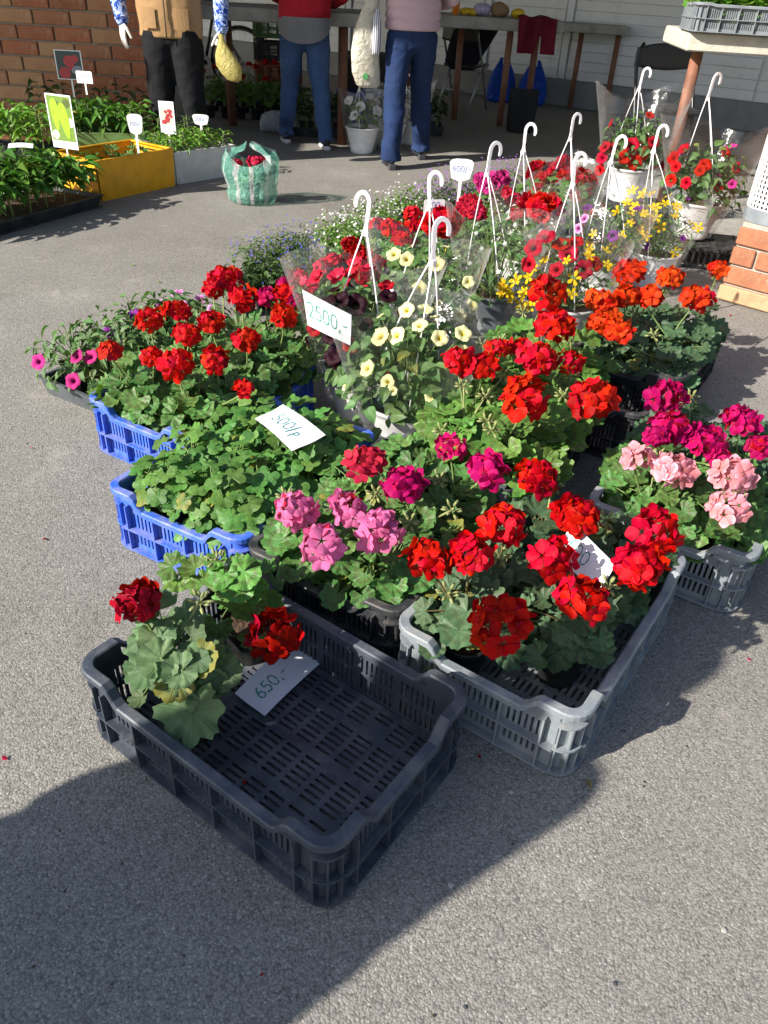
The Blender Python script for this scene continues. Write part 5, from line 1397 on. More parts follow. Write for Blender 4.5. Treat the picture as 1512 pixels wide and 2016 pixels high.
MB().rings([ell(V((o_, 0, z*hh)), rx, ry, la, lb, 20) for z, rx, ry, o_ in ((0, .055, .02, .02), (.03, .078, .035, .015), (.15, .09, .045, 0), (.35, .088, .05, -.01), (.55, .075, .05, -.005), (.75, .05, .035, .015), (.9, .03, .025, .035), (1, .022, .02, .05))]).build('bag_body', MAT['cream_bag'], bag, SC((1.2, 1.1, 1)), smooth=True)
MAT['dot_green'] = m_simple('dot_green', (.06, .22, .07), .5, .1, 20)
MB().lathe([(.001, .003), (.02, .003), (.022, 0)], 16, cap=False, M=T(-.0, -.052, .075) @ RX(PI/2)).build('printed_dot', MAT['dot_green'], bag)
wb = AT(741, 70, 6.5)
n = NT('striped_cloth'); co = n.coord(); w_ = n.n('ShaderNodeTexWave'); w_.inputs['Scale'].default_value = 22; w_.bands_direction = 'X'; n.l(co, w_.inputs[0]); MAT['striped'] = n.fin(n.princ(n.ramp(w_.outputs[1], [(.45, (.10, .11, .2)), (.55, (.75, .75, .75))]), .8))
o = MB().rings([ell(V((0, 0, z)), rx, ry, la, lb, 14) for z, rx, ry in ((-.12, .025, .018), (-.10, .034, .028), (0, .036, .03), (.1, .03, .025), (.16, .015, .012))]).build('pouch', MAT['striped'], None, T(wb), smooth=True); tag(o, 'small striped cloth pouch hanging beside the cream carrier bag', 'bag')
# bystander outside the frame, left of the photographer: only the shadow is in the picture
BY = V((-1.587, -0.096, 0))
person('person standing left of the camera, seen only by the shadow on the asphalt', BY, (.857, .515), ((-.05, .09), (.05, -.09)), 1.62, 'black_cloth', 'grey_cloth', hem=.45, hipw=.305, chest=.178, leg=(.15, .12, .11, .11),
       arms=(((-.07, .11, 1.28), (-.10, .16, 1.0), (.05, .15, .95), (.9, -.3, 0), (0, 0, -1), (-.3, -.9, 0)), ((.07, -.11, 1.28), (.10, -.16, 1.0), (.2, -.06, .95), (.5, .8, 0), (0, 0, -1), (-.9, .3, 0))))

# ================================================================ SEEDLINGS AND CRATES AT THE LEFT
rg = random.Random(55)
def seedling(w, label, group, h=.22, nl=9, mat='leaf_pepper', bank='pepper', ls=.085, spread=.05, name='pepper_seedling', upward=.1):
    t = thing(name, label, name.split('_')[0]+' plant', w, rg.uniform(0, 6), group)
    st = MB(); top = V((rg.uniform(-.02, .02), rg.uniform(-.02, .02), h))
    cv = curve3((0, 0, 0), top, (rg.uniform(-.01, .01), rg.uniform(-.01, .01), 0), 6); st.tube(cv, [.0042, .004, .0036, .003, .0028, .0024, .002], 6)
    for i in range(nl):
        v = .35+.65*(i+.5)/nl; p = cv[min(6, int(v*6))].lerp(cv[min(6, int(v*6)+1)], v*6-int(v*6)) if v < 1 else top
        a = i*2.4+rg.uniform(-.4, .4); d = V((math.cos(a), math.sin(a), .35+upward))
        q = p+d*spread*rg.uniform(.5, 1.1)*(1.2-.6*v)
        st.tube([p, p.lerp(q, .5)+V((0, 0, .004)), q], .0013, 4, False)
        ob('leaf', rg.choice(LEAF[bank]), MAT[mat], t, frame(q, V((d.x*-.2, d.y*-.2, 1))+TOSUN*.2+V([rg.uniform(-.3, .3) for _ in range(3)]), V((d.x, d.y, rg.uniform(-.4, .3))), ls*rg.uniform(.7, 1.15)*(1.1-.3*v)))
    st.build('stem', MAT['stem'], t, smooth=True)
    return t
def box_crate(pos, yaw, label, mat, L, Wd, H, name='plastic_box', wall=.012, notch=False, lip=.014):
    t = thing(name, label, 'crate', (pos[0], pos[1], 0), R(yaw))
    m = PLC[mat]
    MB().box((0, 0, .006), (L-.03, Wd-.03, .01)).build('floor', m, t)
    for sx, sy, ln, d in ((0, -1, L, Wd), (0, 1, L, Wd), (-1, 0, Wd, L), (1, 0, Wd, L)):
        a = math.atan2(sy, sx)+PI/2; mb = MB(); r_ = ln/2
        # tapered wall with a stepped upper band, ribs and, on the ends, a hand hole
        e = .008
        lo_, hi_ = r_-e, r_
        short = (ln == Wd)
        ys = lambda z: -(.0)+(-e*(z/H-1)*-1)
        def wl_(u, z, w): 
            hw = lo_+(hi_-lo_)*(z/H); return (-hw+2*hw*u, -e*(z/H-1)*-1*-1*0 - (e*(z/H)) + e - w + .0 - e, z)
        zs_ = [0, H*.30, H*.62, H*.70, H*.86, H] if short else [0, H*.33, H*.66, H]
        us_ = [0, .2, .36, .64, .8, 1]
        hole = (lambda i, j: short and i == 2 and j == 3)
        p_ = perforated(us_, zs_, hole, .005, wl_)
        off = d/2-.0
        p_.box((0, -.004, H-.006), (ln+lip, .020, .012), bev=.003)
        p_.box((0, -.006, H*.80), (ln*.97, .010, .006))
        if not short:
            for q in (-.45, -.30, -.15, 0, .15, .30, .45): p_.box((q*ln, -.0045, H*.40), (.007, .009, H*.74))
        p_.build('side_wall', m, t, T(sx*(L/2-.004), sy*(Wd/2-.004), 0) @ RZ(a))
    return t
def along(p, q, wid, side=1):
    """crate whose visible long edge runs p->q; returns centre, yaw, length"""
    d = (q-p); a = math.atan2(d.y, d.x); nrm = V((-math.sin(a), math.cos(a), 0))*side
    return (p+q)/2+nrm*wid/2, math.degrees(a), d.length
# black seedling tray in front
p, q = G(-60, 482), G(203, 407)
c, yaw, ln = along(p, q, .40)
t = thing('seedling_tray', 'shallow black tray of tall pepper seedlings at the left edge', 'tray', (c.x, c.y, 0), R(yaw))
MB().box((0, 0, .006), (ln, .4, .006)).build('floor', PLC['black'], t)
MB().rings([[(x*(ln/2+o), y*(.2+o), z) for x, y in ((-1, -1), (1, -1), (1, 1), (-1, 1))] for o, z in ((-.02, 0), (.0, .062), (.012, .063), (.012, .070), (-.004, .070), (-.022, .006), (-.02, 0))], cap=False).build('rim', PLC['black'], t)
MB().box((0, 0, .035), (ln-.05, .35, .03)).build('soil', MAT['soil'], t)
a = R(yaw); ax = V((math.cos(a), math.sin(a), 0)); bx = V((-math.sin(a), math.cos(a), 0))
for i in range(7):
    for j in range(4):
        w = c + ax*((i-3)*ln/7.6+rg.uniform(-.015, .015)) + bx*((j-1.5)*.09+rg.uniform(-.01, .01)); w.z = .05
        seedling(w, f'tall pepper seedling in the shallow black tray, {ROWN[4][j]} row, {ORD[i]} from the left', 'pepper seedlings in the black tray', rg.uniform(.20, .28), 18, ls=.115, spread=.07)
# leafy seedlings further back left
for i in range(5):
    for j in range(3):
        w = AT(-40+30*i, 260, 5.55+.16*j); w.z = .12
        seedling(w, f'fresh seedling behind the pepper tray, {ROWN[3][j]} row, {ORD[i]} from the left', 'fresh seedlings at the left edge', rg.uniform(.2, .28), 18, 'leaf_bright', 'pepper', .09, .065)
tc = AT(20, 270, 5.7)
box_crate((tc.x-.1, tc.y), 8, 'black box under the fresh green seedlings at the left edge', 'black', .75, .5, .14)
# orange crate
p, q = G(200, 397), G(346, 366)
c, yaw, ln = along(p, q, .40); OC, OY, OL = c, yaw, ln
box_crate((c.x, c.y), yaw, 'bright orange plastic box holding young cucumber plants', 'orange', ln, .40, .235)
a = R(yaw); ax = V((math.cos(a), math.sin(a), 0)); bx = V((-math.sin(a), math.cos(a), 0))
MB().box((0, 0, 0), (ln-.06, .33, .05), T(c.x, c.y, .11) @ RZ(a)).build('soil_slab', MAT['soil']); tag(bpy.data.objects['soil_slab'], 'dark soil filling the orange box', 'soil')
for k, (u, v) in enumerate(((-.2, -.1), (-.1, -.12), (.0, -.08), (.12, -.1), (-.15, .08), (.05, .1), (.2, .05))):
    w = c+ax*u+bx*v; w.z = .13
    seedling(w, f'young cucumber plant in the orange box, {ORD[k]} from the near left', 'cucumber plants in the orange box', .09, 4, 'leaf', 'deep', .045, .05, 'cucumber_seedling')
# white crate
p, q = G(350, 363), G(462, 345)
c, yaw, ln = along(p, q, .38)
box_crate((c.x, c.y), yaw, 'white plastic box with bushy tomato seedlings next to the orange box', 'white', ln+.02, .38, .20)
a = R(yaw); ax = V((math.cos(a), math.sin(a), 0)); bx = V((-math.sin(a), math.cos(a), 0))
for i in range(5):
    for j in range(4):
        w = c+ax*((i-2)*.095)+bx*((j-1.5)*.085); w.z = .13
        seedling(w, f'bushy tomato seedling in the front white box, {ROWN[4][j]} row, {ORD[i]} from the left', 'tomato seedlings in the front white box', rg.uniform(.12, .16), 16, 'leaf_bright', 'pepper', .055, .055, 'tomato_seedling')
# green crate and the white one behind it
gc = AT(205, 250, 6.02); box_crate((gc.x, gc.y), 12, 'dull green plastic box of pepper plants below the tomato picture', 'green', .58, .38, .24)
for i in range(6):
    for j in range(3):
        w = V((gc.x+(i-2.5)*.088, gc.y+(j-1)*.1+(i-2.5)*.015, .17)); seedling(w, f'pepper plant in the dull green box, {ROWN[3][j]} row, {ORD[i]} from the left', 'pepper plants in the green box', rg.uniform(.18, .25), 14, 'leaf_pepper', 'pepper', .10, .06)
for i in range(5):
    w = AT(80+45*i, 200, 6.4); w.z = .1
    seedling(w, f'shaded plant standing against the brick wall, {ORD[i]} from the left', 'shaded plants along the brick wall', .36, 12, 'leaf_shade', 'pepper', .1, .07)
wc = AT(315, 225, 6.05); box_crate((wc.x+.03, wc.y-.02), 35, 'white plastic box in front of the black trousers', 'white', .45, .3, .21)
for i in range(4):
    for j in range(2):
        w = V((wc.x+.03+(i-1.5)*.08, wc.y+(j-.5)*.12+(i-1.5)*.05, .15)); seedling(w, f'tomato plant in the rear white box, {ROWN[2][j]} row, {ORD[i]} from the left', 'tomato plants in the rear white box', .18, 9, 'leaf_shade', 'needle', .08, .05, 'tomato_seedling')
# picture cards
def picture_card(px, py, Y, wd_, ht, label, kind, rz=0.0, stick=.2):
    c = AT(px, py, Y); t = thing('picture_card', label, 'picture card', (c.x, c.y, c.z-ht/2), rz)
    MB().box((0, .002, ht/2), (wd_, .002, ht)).build('card', MAT['paper'], t)
    MB().box((0, .006, -stick/2+.06), (.012, .004, stick), bev=.001).build('stick', PLC['potwhite'], t)
    def blob(cx, cz, rx, rz_, mat, y, rot=0, pw=1.0, nm='printed_shape'):
        mb = MB(); n = 20; pts = []
        for k in range(n):
            a = 2*PI*k/n; x = rx*math.cos(a)*(1+.25*pw*math.sin(a)-.25*pw); z = rz_*math.sin(a)
            pts.append(V((cx+x*math.cos(rot)-z*math.sin(rot), y, cz+x*math.sin(rot)+z*math.cos(rot))))
        mb.v = pts; mb.f = [tuple(range(n))]; mb.build(nm, mat, t)
    y = .0006
    if kind == 'pepper':
        MB().quad((-wd_*.46, y, ht*.14), (wd_*.46, y, ht*.14), (wd_*.46, y, ht*.97), (-wd_*.46, y, ht*.97)).build('printed_shape', MAT['print_leafgreen'], t)
        for q, (cx, cz, m) in enumerate(((-.3, .25, 'print_pale'), (.35, .5, 'print_pale'), (-.1, .8, 'print_darkgreen'), (.3, .85, 'print_darkgreen'))): blob(cx*wd_, cz*ht, wd_*.14, ht*.09, MAT[m], y-.0004-q*.0001, .5*q, .2)
        blob(-wd_*.2, ht*.62, wd_*.2, ht*.31, MAT['print_pepper'], y-.001, .03); blob(wd_*.14, ht*.52, wd_*.24, ht*.34, MAT['print_pepper'], y-.0014, .12)
    elif kind == 'tomato':
        MB().quad((-wd_*.46, y, ht*.03), (wd_*.46, y, ht*.03), (wd_*.46, y, ht*.97), (-wd_*.46, y, ht*.97)).build('printed_shape', MAT['print_night'], t)
        for q, (cx, cz, r_) in enumerate(((.02, .62, .22), (.24, .72, .14), (-.2, .22, .22), (.05, .42, .1))): blob(cx*wd_, cz*ht, r_*wd_, r_*wd_*.9, MAT['print_tomato'], y-.0004-q*.0002, 0, .1)
        blob(.25*wd_, .35*ht, .2*wd_, .12*wd_, MAT['print_grey'], y-.0014, .4, .1)
    else:
        MB().quad((-wd_*.42, y, ht*.28), (wd_*.42, y, ht*.28), (wd_*.42, y, ht*.8), (-wd_*.42, y, ht*.8)).build('printed_shape', MAT['print_pale'], t)
        r2 = random.Random(2)
        for q in range(16): blob(r2.uniform(-.3, .3)*wd_, r2.uniform(.35, .72)*ht, wd_*.1, wd_*.1, MAT['print_tomato'], y-.0005-q*.00008, 0, 0)
    return t
for k_, c_ in dict(print_leafgreen=(.16, .26, .05), print_pale=(.55, .56, .48), print_darkgreen=(.09, .12, .03), print_pepper=(.30, .52, .03), print_night=(.045, .07, .07), print_tomato=(.42, .05, .055), print_grey=(.25, .27, .33)).items(): MAT[k_] = m_simple(k_, c_, .35, .18, 60)
picture_card(121, 240, 5.0, .185, .29, 'laminated picture of pale green peppers standing in the seedlings', 'pepper', -.35)
picture_card(136, 128, 6.3, .19, .185, 'dark laminated picture of tomatoes against the brick wall', 'tomato', .05)
picture_card(329, 232, 5.75, .105, .20, 'small picture of red cherry tomatoes in the orange box', 'cherry', -.1, .14)
stick_label(266, 245, 5.35, '700/-', 'white paddle label reading 700 standing in the orange box', .12, .10, .16)
stick_label(395, 236, 5.95, '500/-', 'white rounded label in the bushy tomato seedlings', .07, .115, .08)
stick_label(166, 152, 6.05, '500/-', 'white square label behind the pepper plants of the green box', .075, .115, .07, shape='card', rz=-.1)
c_ = AT(40, 292, 4.6)
o = MB().grid(lambda u, v: (u*.13-.065, v*.045, .006*math.sin(u*3)+.015*v), 6, 3).build('blank_label', MAT['paper'], None, T(c_) @ RZ(.25)); tag(o, 'blank white paper strip lying on the pepper leaves', 'label')

# striped carrier bag with red geraniums inside
bp = G(497, 398); bag = thing('striped_carrier_bag', 'green and white striped plastic bag holding red geraniums', 'bag', bp)
n = NT('striped_film'); co = n.coord(); sp = n.n('ShaderNodeSeparateXYZ'); n.l(co, sp.inputs[0])
an = n.math('ARCTAN2', sp.outputs[0], sp.outputs[1]); sv = n.math('SINE', n.math('MULTIPLY', an, 9.0))
cc = n.ramp(sv, [(.55, (.20, .52, .41)), (.65, (.82, .85, .83))]); pbs = n.princ(cc, .25, .5, n.bump(n.noise(co, 26, 4, .6, dist=1.5), .9, .03))
tr_ = n.n('ShaderNodeBsdfTransparent'); tr_.inputs[0].default_value = (.78, .95, .88, 1); mx = n.n('ShaderNodeMixShader'); mx.inputs[0].default_value = .40; n.l(tr_.outputs[0], mx.inputs[1]); n.l(pbs, mx.inputs[2]); MAT['striped_film'] = n.fin(mx.outputs[0])
mb = MB(); rr = []
for z, rx, ry in ((0, .088, .075), (.015, .112, .095), (.06, .120, .10), (.085, .112, .095), (.11, .122, .10), (.17, .134, .112), (.22, .130, .108), (.26, .112, .09)):
    rr.append([V((rx*math.cos(2*PI*k/48)*(1+.05*math.sin(5*k*.9+z*40)+.03*math.sin(11*k*.7)), ry*math.sin(2*PI*k/48)*(1+.06*math.sin(3*k*.8-z*30)), z+(.035*math.cos(4*PI*k/48)-.02)*(z > .2))) for k in range(48)])
mb.rings(rr, cap=False); mb.f.append(tuple(range(47, -1, -1))); mb.build('bag_body', MAT['striped_film'], bag, smooth=True)
for sx in (-1, 1):                                            # two soft handles pulled together above the flowers
    def hf(u, v, sx=sx):
        q = math.sin(PI*u); w_ = .030*(1-.55*q)
        return (sx*(.108-.100*q**.8)+.008*math.sin(9*u), (u-.5)*.15*(1-.55*q)+(v-.5)*.01, .245+.06*q**.8 + (v-.5)*w_*1.4 + .006*math.sin(14*u+v*5))
    MB().grid(hf, 20, 3).build('bag_handle', MAT['striped_film'], bag, smooth=True)
bag.scale = (1.3, 1.22, 1.12)
rg = random.Random(71)
geranium((bp.x, bp.y, .01), 'potted red geranium inside the striped bag', None, [(bp+V((.03, -.03, .25)), .045), (bp+V((-.075, -.04, .235)), .035), (bp+V((.06, .03, .24)), .035)], P['rose'], rg, nleaf=28, Rc=.085, Hc=.10, lmat='leaf_light', leafR=.032, buds=1)

# ================================================================ TABLES AND THINGS AT THE BACK
def table(x0, x1, y0, y1, ztop, th, legs, label, mat='concrete', ang=0.0, r=.027):
    cx, cy = (x0+x1)/2, (y0+y1)/2
    t = thing('concrete_table', label, 'table', (cx, cy, 0), ang)
    MB().box((0, 0, ztop-th/2), (x1-x0, y1-y0, th), bev=.008).build('table_top', MAT[mat], t)
    inv = RZ(-ang)
    for lx, ly in legs:
        p = inv @ V((lx-cx, ly-cy, 0)); MB().tube([p, p+V((0, 0, ztop-th))], r, 14).build('leg', MAT['rust'], t, smooth=True)
    return t
table(-2.1, -.33, 7.22, 8.1, .965, .095, ((-.55, 7.32), (-1.02, 7.30), (-1.62, 7.95), (-.6, 8.0)), 'concrete market table behind the customer in red', r=.04)
table(-.15, 1.45, 8.72, 9.5, .935, .10, ((.96, 8.83), (.50, 9.10), (1.3, 9.4), (0, 9.4)), 'concrete market table with the orange cup and bags', r=.032)
table(1.25, 2.42, 10.12, 10.6, .875, .085, ((2.33, 10.25), (1.96, 10.5), (1.4, 10.2)), 'far concrete table close to the white siding', ang=-.05, r=.03)
tn = table(1.72, 4.2, 5.42, 6.3, 1.035, .10, ((1.80, 5.68), (2.25, 5.15), (3.6, 5.6)), 'pale sunlit concrete table at the right with a crate of lettuce', 'concrete_pale', ang=-.10, r=.036)
# lettuce crate on it
lc = AT(1345, 62, 5.62)
crate((lc.x+.33, 5.66), -6, 'grey slatted crate of lettuce on the pale table', 'grey', z=1.037, H=.15, up=.006)
rg = random.Random(12)
for i in range(6):
    for j in range(2):
        w = V((lc.x+.08+i*.10, 5.60+j*.16-i*.011, 1.055))
        t = thing('lettuce', f'pale lettuce in the crate on the table, {ROWN[2][j]} row, {ORD[i]} from the left', 'lettuce', w, 0, 'lettuces in the grey crate')
        for k in range(11):
            a_ = k*2.4; d = V((math.cos(a_), math.sin(a_), .8))
            ob('leaf', rg.choice(LEAF['ivy']), MAT['leaf_bright'], t, frame(V((d.x*.03, d.y*.03, .10+.012*k*.6)), V((-d.x*.5, -d.y*.5-.2, 1)), d, .055*rg.uniform(.7, 1.2)))
        MB().tube([(0, 0, 0), (0, 0, .14)], .008, 6).build('stem', MAT['stem'], t)
# folding chairs
MAT['chair_black'] = m_simple('chair_black_metal', (.015, .015, .017), .35, .1, 30, spec=.5); MAT['vinyl'] = m_simple('chair_vinyl', (.03, .03, .032), .33, .1, 30, .2, 80, .003)
MAT['steel'] = m_simple('steel', (.35, .36, .37), .4, .1, 30, metal=.7)
def folding_chair(pos, rz, label, mat='chair_black'):
    t = thing('folding_chair', label, 'chair', pos, rz)
    for sx in (-1, 1):
        x = sx*.215
        MB().tube([(x, -.20, 0), (x, .0, .42), (x*.98, .16, .70)] + [(x*.95, .175, .76), (x*.8, .185, .815)], .0125, 10).build('back_leg_tube', MAT[mat], t, smooth=True)
        MB().tube([(x*.9, .23, 0), (x*.9, -.02, .40), (x*.9, -.14, .45)], .0125, 10).build('leg', MAT[mat], t, smooth=True)
    def br(u, v):
        x = (u-.5)*2; return (x*.212, .168+.018*(1-x*x)-.0, .665+.155*v - .035*x*x*v+.02*(1-v)*(abs(x)**2-.3))
    b = MB().grid(br, 16, 6).build('backrest', MAT['vinyl'], t, smooth=True); b.modifiers.new('th', 'SOLIDIFY').thickness = .02
    MB().box((0, -.02, .445), (.38, .38, .035), bev=.014).build('seat', MAT['vinyl'], t)
    for z, y in ((.22, -.1), (.2, .11), (.40, .02)): MB().tube([(-.21, y, z), (.21, y, z)], .009, 8).build('crossbar', MAT[mat], t, smooth=True)
    return t
cp = G(1262, 262); folding_chair((AT(1318, 170, 6.7).x, 6.7, 0), .12, 'black folding chair standing by the white siding').scale = (1.08, 1.08, 1.1)
folding_chair((.62, 9.85, 0), 2.6, 'folding chair under a dark jacket below the table', 'steel')
MAT['jacket_dark'] = m_cloth('dark_jacket', (.014, .015, .022), wr=8, bump=.8, bdist=.03); MAT['maroon'] = m_cloth('maroon_knit', (.13, .008, .022), wr=14, bump=.7, bdist=.02)
def drape(name, label, cat, mat, pts, prof, th=.03, kind='cloth'):
    mb = MB(); mb.rings([ell(V(p), rx, th, V((1, 0, 0)), V((0, 1, 0)), 16) for p, rx in zip(pts, prof)])
    o = mb.build(name, MAT[mat], None, smooth=True); fuse(o, .012, 3); return tag(o, label, cat)
jx = AT(930, 90, 9.75)
drape('jacket', 'dark jacket with pale stripes hung over the folding chair', 'jacket', 'jacket_dark', [(jx.x-.08, 9.78, .40), (jx.x-.1, 9.74, .48), (jx.x-.04, 9.72, .64), (jx.x+.02, 9.72, .78), (jx.x+.05, 9.75, .86)], [.14, .19, .22, .24, .18], .07)
# maroon cloth over the table end
mx0 = AT(1062, 0, 8.66); 
mb = MB()
def cl(u, v):
    x = mx0.x + (u-.5)*.34*(1-.15*v) + .10*v*(u > .55)*(u-.3); s_ = v*.54
    yy_, zz_ = (8.95-s_*1.0, .945) if s_ < .25 else (8.70-.015*math.sin(u*14)-.02, .945-(s_-.25))
    if s_ > .25 and abs(u-.58) < .05: zz_ += (s_-.25)*.5
    return (x, yy_+.012*math.sin(u*17+v*4), zz_+.012*math.sin(u*11)*(1 if s_ < .25 else 0)+.008)
o = MB().grid(cl, 36, 30).build('knit_cloth', MAT['maroon'], None, smooth=True); o.modifiers.new('th', 'SOLIDIFY').thickness = .008; tag(o, 'maroon knitted garment hanging over the table corner', 'garment')
MAT['cup'] = m_simple('cup_orange', (.75, .22, .02), .35, .05, 10); MAT['lilac_bag'] = m_cloth('lilac_bag', (.52, .42, .62), wr=30, bump=.9, bdist=.02, rough=.4); MAT['yellow_stuff'] = m_cloth('yellow_bag', (.72, .48, .03), wr=30, bump=.9, bdist=.02, rough=.45); MAT['brown_bag'] = m_cloth('brown_bread', (.30, .20, .11), wr=25, bump=.8, bdist=.02)
cx_ = AT(897, 20, 8.9); t = thing('paper_cup', 'orange paper cup on the concrete table', 'cup', (cx_.x, 8.86, .936)); MB().lathe([(.026, 0), (.028, .002), (.036, .10), (.039, .102), (.036, .104), (.033, .098), (.026, .006)], 20, cap=False).build('cup_wall', MAT['cup'], t, smooth=True); MB().lathe([(.001, .004), (.026, .004)], 16, cap=False).build('cup_base', MAT['cup'], t)
def lump(name, label, px, Y, w_, h_, mat, zt=.936, seed=1):
    rg = random.Random(seed); c = AT(px, 20, Y); mb = MB()
    for k in range(7):
        r = h_*rg.uniform(.3, .5); mb.lathe([(r*math.cos(R(a))*1.3+1e-4, r*math.sin(R(a))) for a in range(-80, 90, 20)], 12, c=(rg.uniform(-.5, .5)*(w_-2*r), rg.uniform(-.03, .03), r*rg.uniform(.8, 1.15)))
    o = mb.build(name, MAT[mat], None, T(c.x, Y, zt), smooth=True); fuse(o, .009, 3); return tag(o, label, 'bag')
lump('plastic_bag', 'crumpled yellow bag behind the orange cup', 915, 8.95, .26, .07, 'yellow_stuff', seed=2); lump('plastic_bag', 'crumpled lilac bag on the table', 950, 8.95, .17, .12, 'lilac_bag', seed=3)
lump('paper_bag', 'brown bag on the table next to the maroon garment', 985, 8.93, .16, .13, 'brown_bag', seed=4); lump('plastic_bag', 'small yellow packet beside the maroon garment', 1020, 8.9, .12, .09, 'yellow_stuff', seed=5)
# blue bags, dark bag
MAT['blue_film'] = m_cloth('blue_plastic_bag', (.012, .075, .52), rough=.3, wr=14, bump=.9, bdist=.04, trans=.15); MAT['dark_bag'] = m_cloth('dark_shopping_bag', (.022, .022, .025), wr=9, bump=.7, bdist=.03)
def sackbag(px, py, w_, h_, mat, label, handles=True, box=False):
    c = G(px, py); t = thing('shopping_bag', label, 'bag', c)
    mb = MB(); mb.rings([ell(V((0, 0, z*h_)), rx*w_, ry*w_, V((1, 0, 0)), V((0, 1, 0)), 20) for z, rx, ry in (((0, .38, .26), (.04, .42, .28), (.4, .44, .28), (.7, .45, .24), (.92, .46, .15), (1, .45, .10)) if box else ((0, .42, .3), (.05, .5, .34), (.3, .52, .34), (.55, .46, .28), (.75, .34, .2), (.88, .25, .12)))]); fuse(mb.build('bag_body', MAT[mat], t, smooth=True), .013, 2)
    if handles:
        for sx in (-1, 1):
            MB().rings([ell(V((sx*w_*(.2-.1*q), 0, h_*(.68+.34*q))), w_*(.15-.10*q), w_*(.09-.07*q), V((1, 0, 0)), V((0, 1, 0)), 12) for q in (0, .35, .7, 1)]).build('handle', MAT[mat], t, smooth=True)
    return t
sackbag(984, 200, .34, .46, 'blue_film', 'left blue plastic carrier bag leaning on the white wall'); sackbag(1044, 206, .34, .46, 'blue_film', 'right blue plastic carrier bag leaning on the white wall')
sackbag(1022, 260, .32, .38, 'dark_bag', 'black shopping bag standing by the table leg', False, box=True)
# striped cloth bag lying behind the customer in red
c_ = G(548, 265); o = MB().rings([ell(V((x, 0, .09+zz)), .06*s_, .085*s_, V((0, 1, 0)), V((0, 0, 1)), 18) for x, s_, zz in ((-.17, .5, -.03), (-.14, .9, 0), (-.05, 1.1, .01), (.06, 1.1, .0), (.15, .8, -.02), (.19, .3, -.04))]).build('cloth_bag', MAT['striped'], None, T(c_.x, c_.y+.05, 0) @ RZ(.3), smooth=True)
n = NT('pale_stripe'); co = n.coord(); w_ = n.n('ShaderNodeTexWave'); w_.inputs['Scale'].default_value = 9; w_.bands_direction = 'DIAGONAL'; n.l(co, w_.inputs[0]); MAT['pale_stripe'] = n.fin(n.princ(n.ramp(w_.outputs[1], [(.3, (.42, .44, .46)), (.5, (.36, .36, .22)), (.65, (.2, .24, .34)), (.8, (.45, .46, .46))]), .85, .2, n.bump(n.noise(co, 14, 4), .8, .03)))
o.data.materials[0] = MAT['pale_stripe']; fuse(o, .012, 3); tag(o, 'pale checked cloth bag slumped on the ground behind the red sweater', 'bag')
# white pots with petunias behind the customers
rg = random.Random(44)
for (px, py, col, lab, hk) in ((712, 300, 'white', 'white petunia basket on the ground by the brown table leg', 160), (765, 292, 'white', 'white pot half hidden behind the dark jeans', None), (805, 282, 'hotpink', 'pink petunia basket between the legs of the dark jeans', None)):
    w = G(px, py); hk_ = AT(px-4, 150, w.y)
    basket(w, hk_, lab, [(P[col], PETUNIA, .038, 9, .7)], rg, zc=.30, Hc=.12, Rc=.15, nleaf=60, leafR=.055, sleeve=(.45, .2), bs=1.1)
# dark seedling trays under the tables
c_ = G(800, 262); c_.x += .05
for (x_, y_, nm) in ((c_.x, c_.y+.1, 'right'), (-.75, 7.75, 'left')):
    t = thing('seedling_tray', f'black tray of dark pepper plants under the tables, {nm} one', 'tray', (x_, y_, 0)); MB().box((0, 0, .006), (.56, .36, .008)).build('floor', PLC['black'], t)
    MB().rings([[(x*(.28+o_), y*(.18+o_), z) for x, y in ((-1, -1), (1, -1), (1, 1), (-1, 1))] for o_, z in ((0, 0), (.01, .07), (.02, .07), (.02, .078), (.004, .078), (-.006, .004), (0, 0))], cap=False).build('rim', PLC['black'], t)
    for i in range(7):
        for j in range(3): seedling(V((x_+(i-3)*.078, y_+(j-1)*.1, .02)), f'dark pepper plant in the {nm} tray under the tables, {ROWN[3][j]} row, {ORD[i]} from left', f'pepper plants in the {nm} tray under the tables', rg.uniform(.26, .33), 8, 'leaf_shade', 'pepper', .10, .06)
# rows of small potted geraniums behind the vendor
rg = random.Random(66); k = 0
for j, Y in enumerate((8.35, 8.75, 9.15)):
    for i in range(6):
        w = AT(412+i*30+j*8, 190-j*22, Y); w.z = .003
        hs = [(V((w.x+rg.uniform(-.05, .05), w.y, rg.uniform(.36, .44))), .032)] if (i+j) % 2 == 0 or j == 2 else []
        geranium(w, f'small potted geranium behind the tan vest, {ROWN[3][j]} row, {ORD[i]} from the left', 'small potted geraniums in rows', hs, P['scarlet'], rg, nleaf=16, Rc=.09, Hc=.2, leafR=.045, lmat='leaf_light', buds=0)
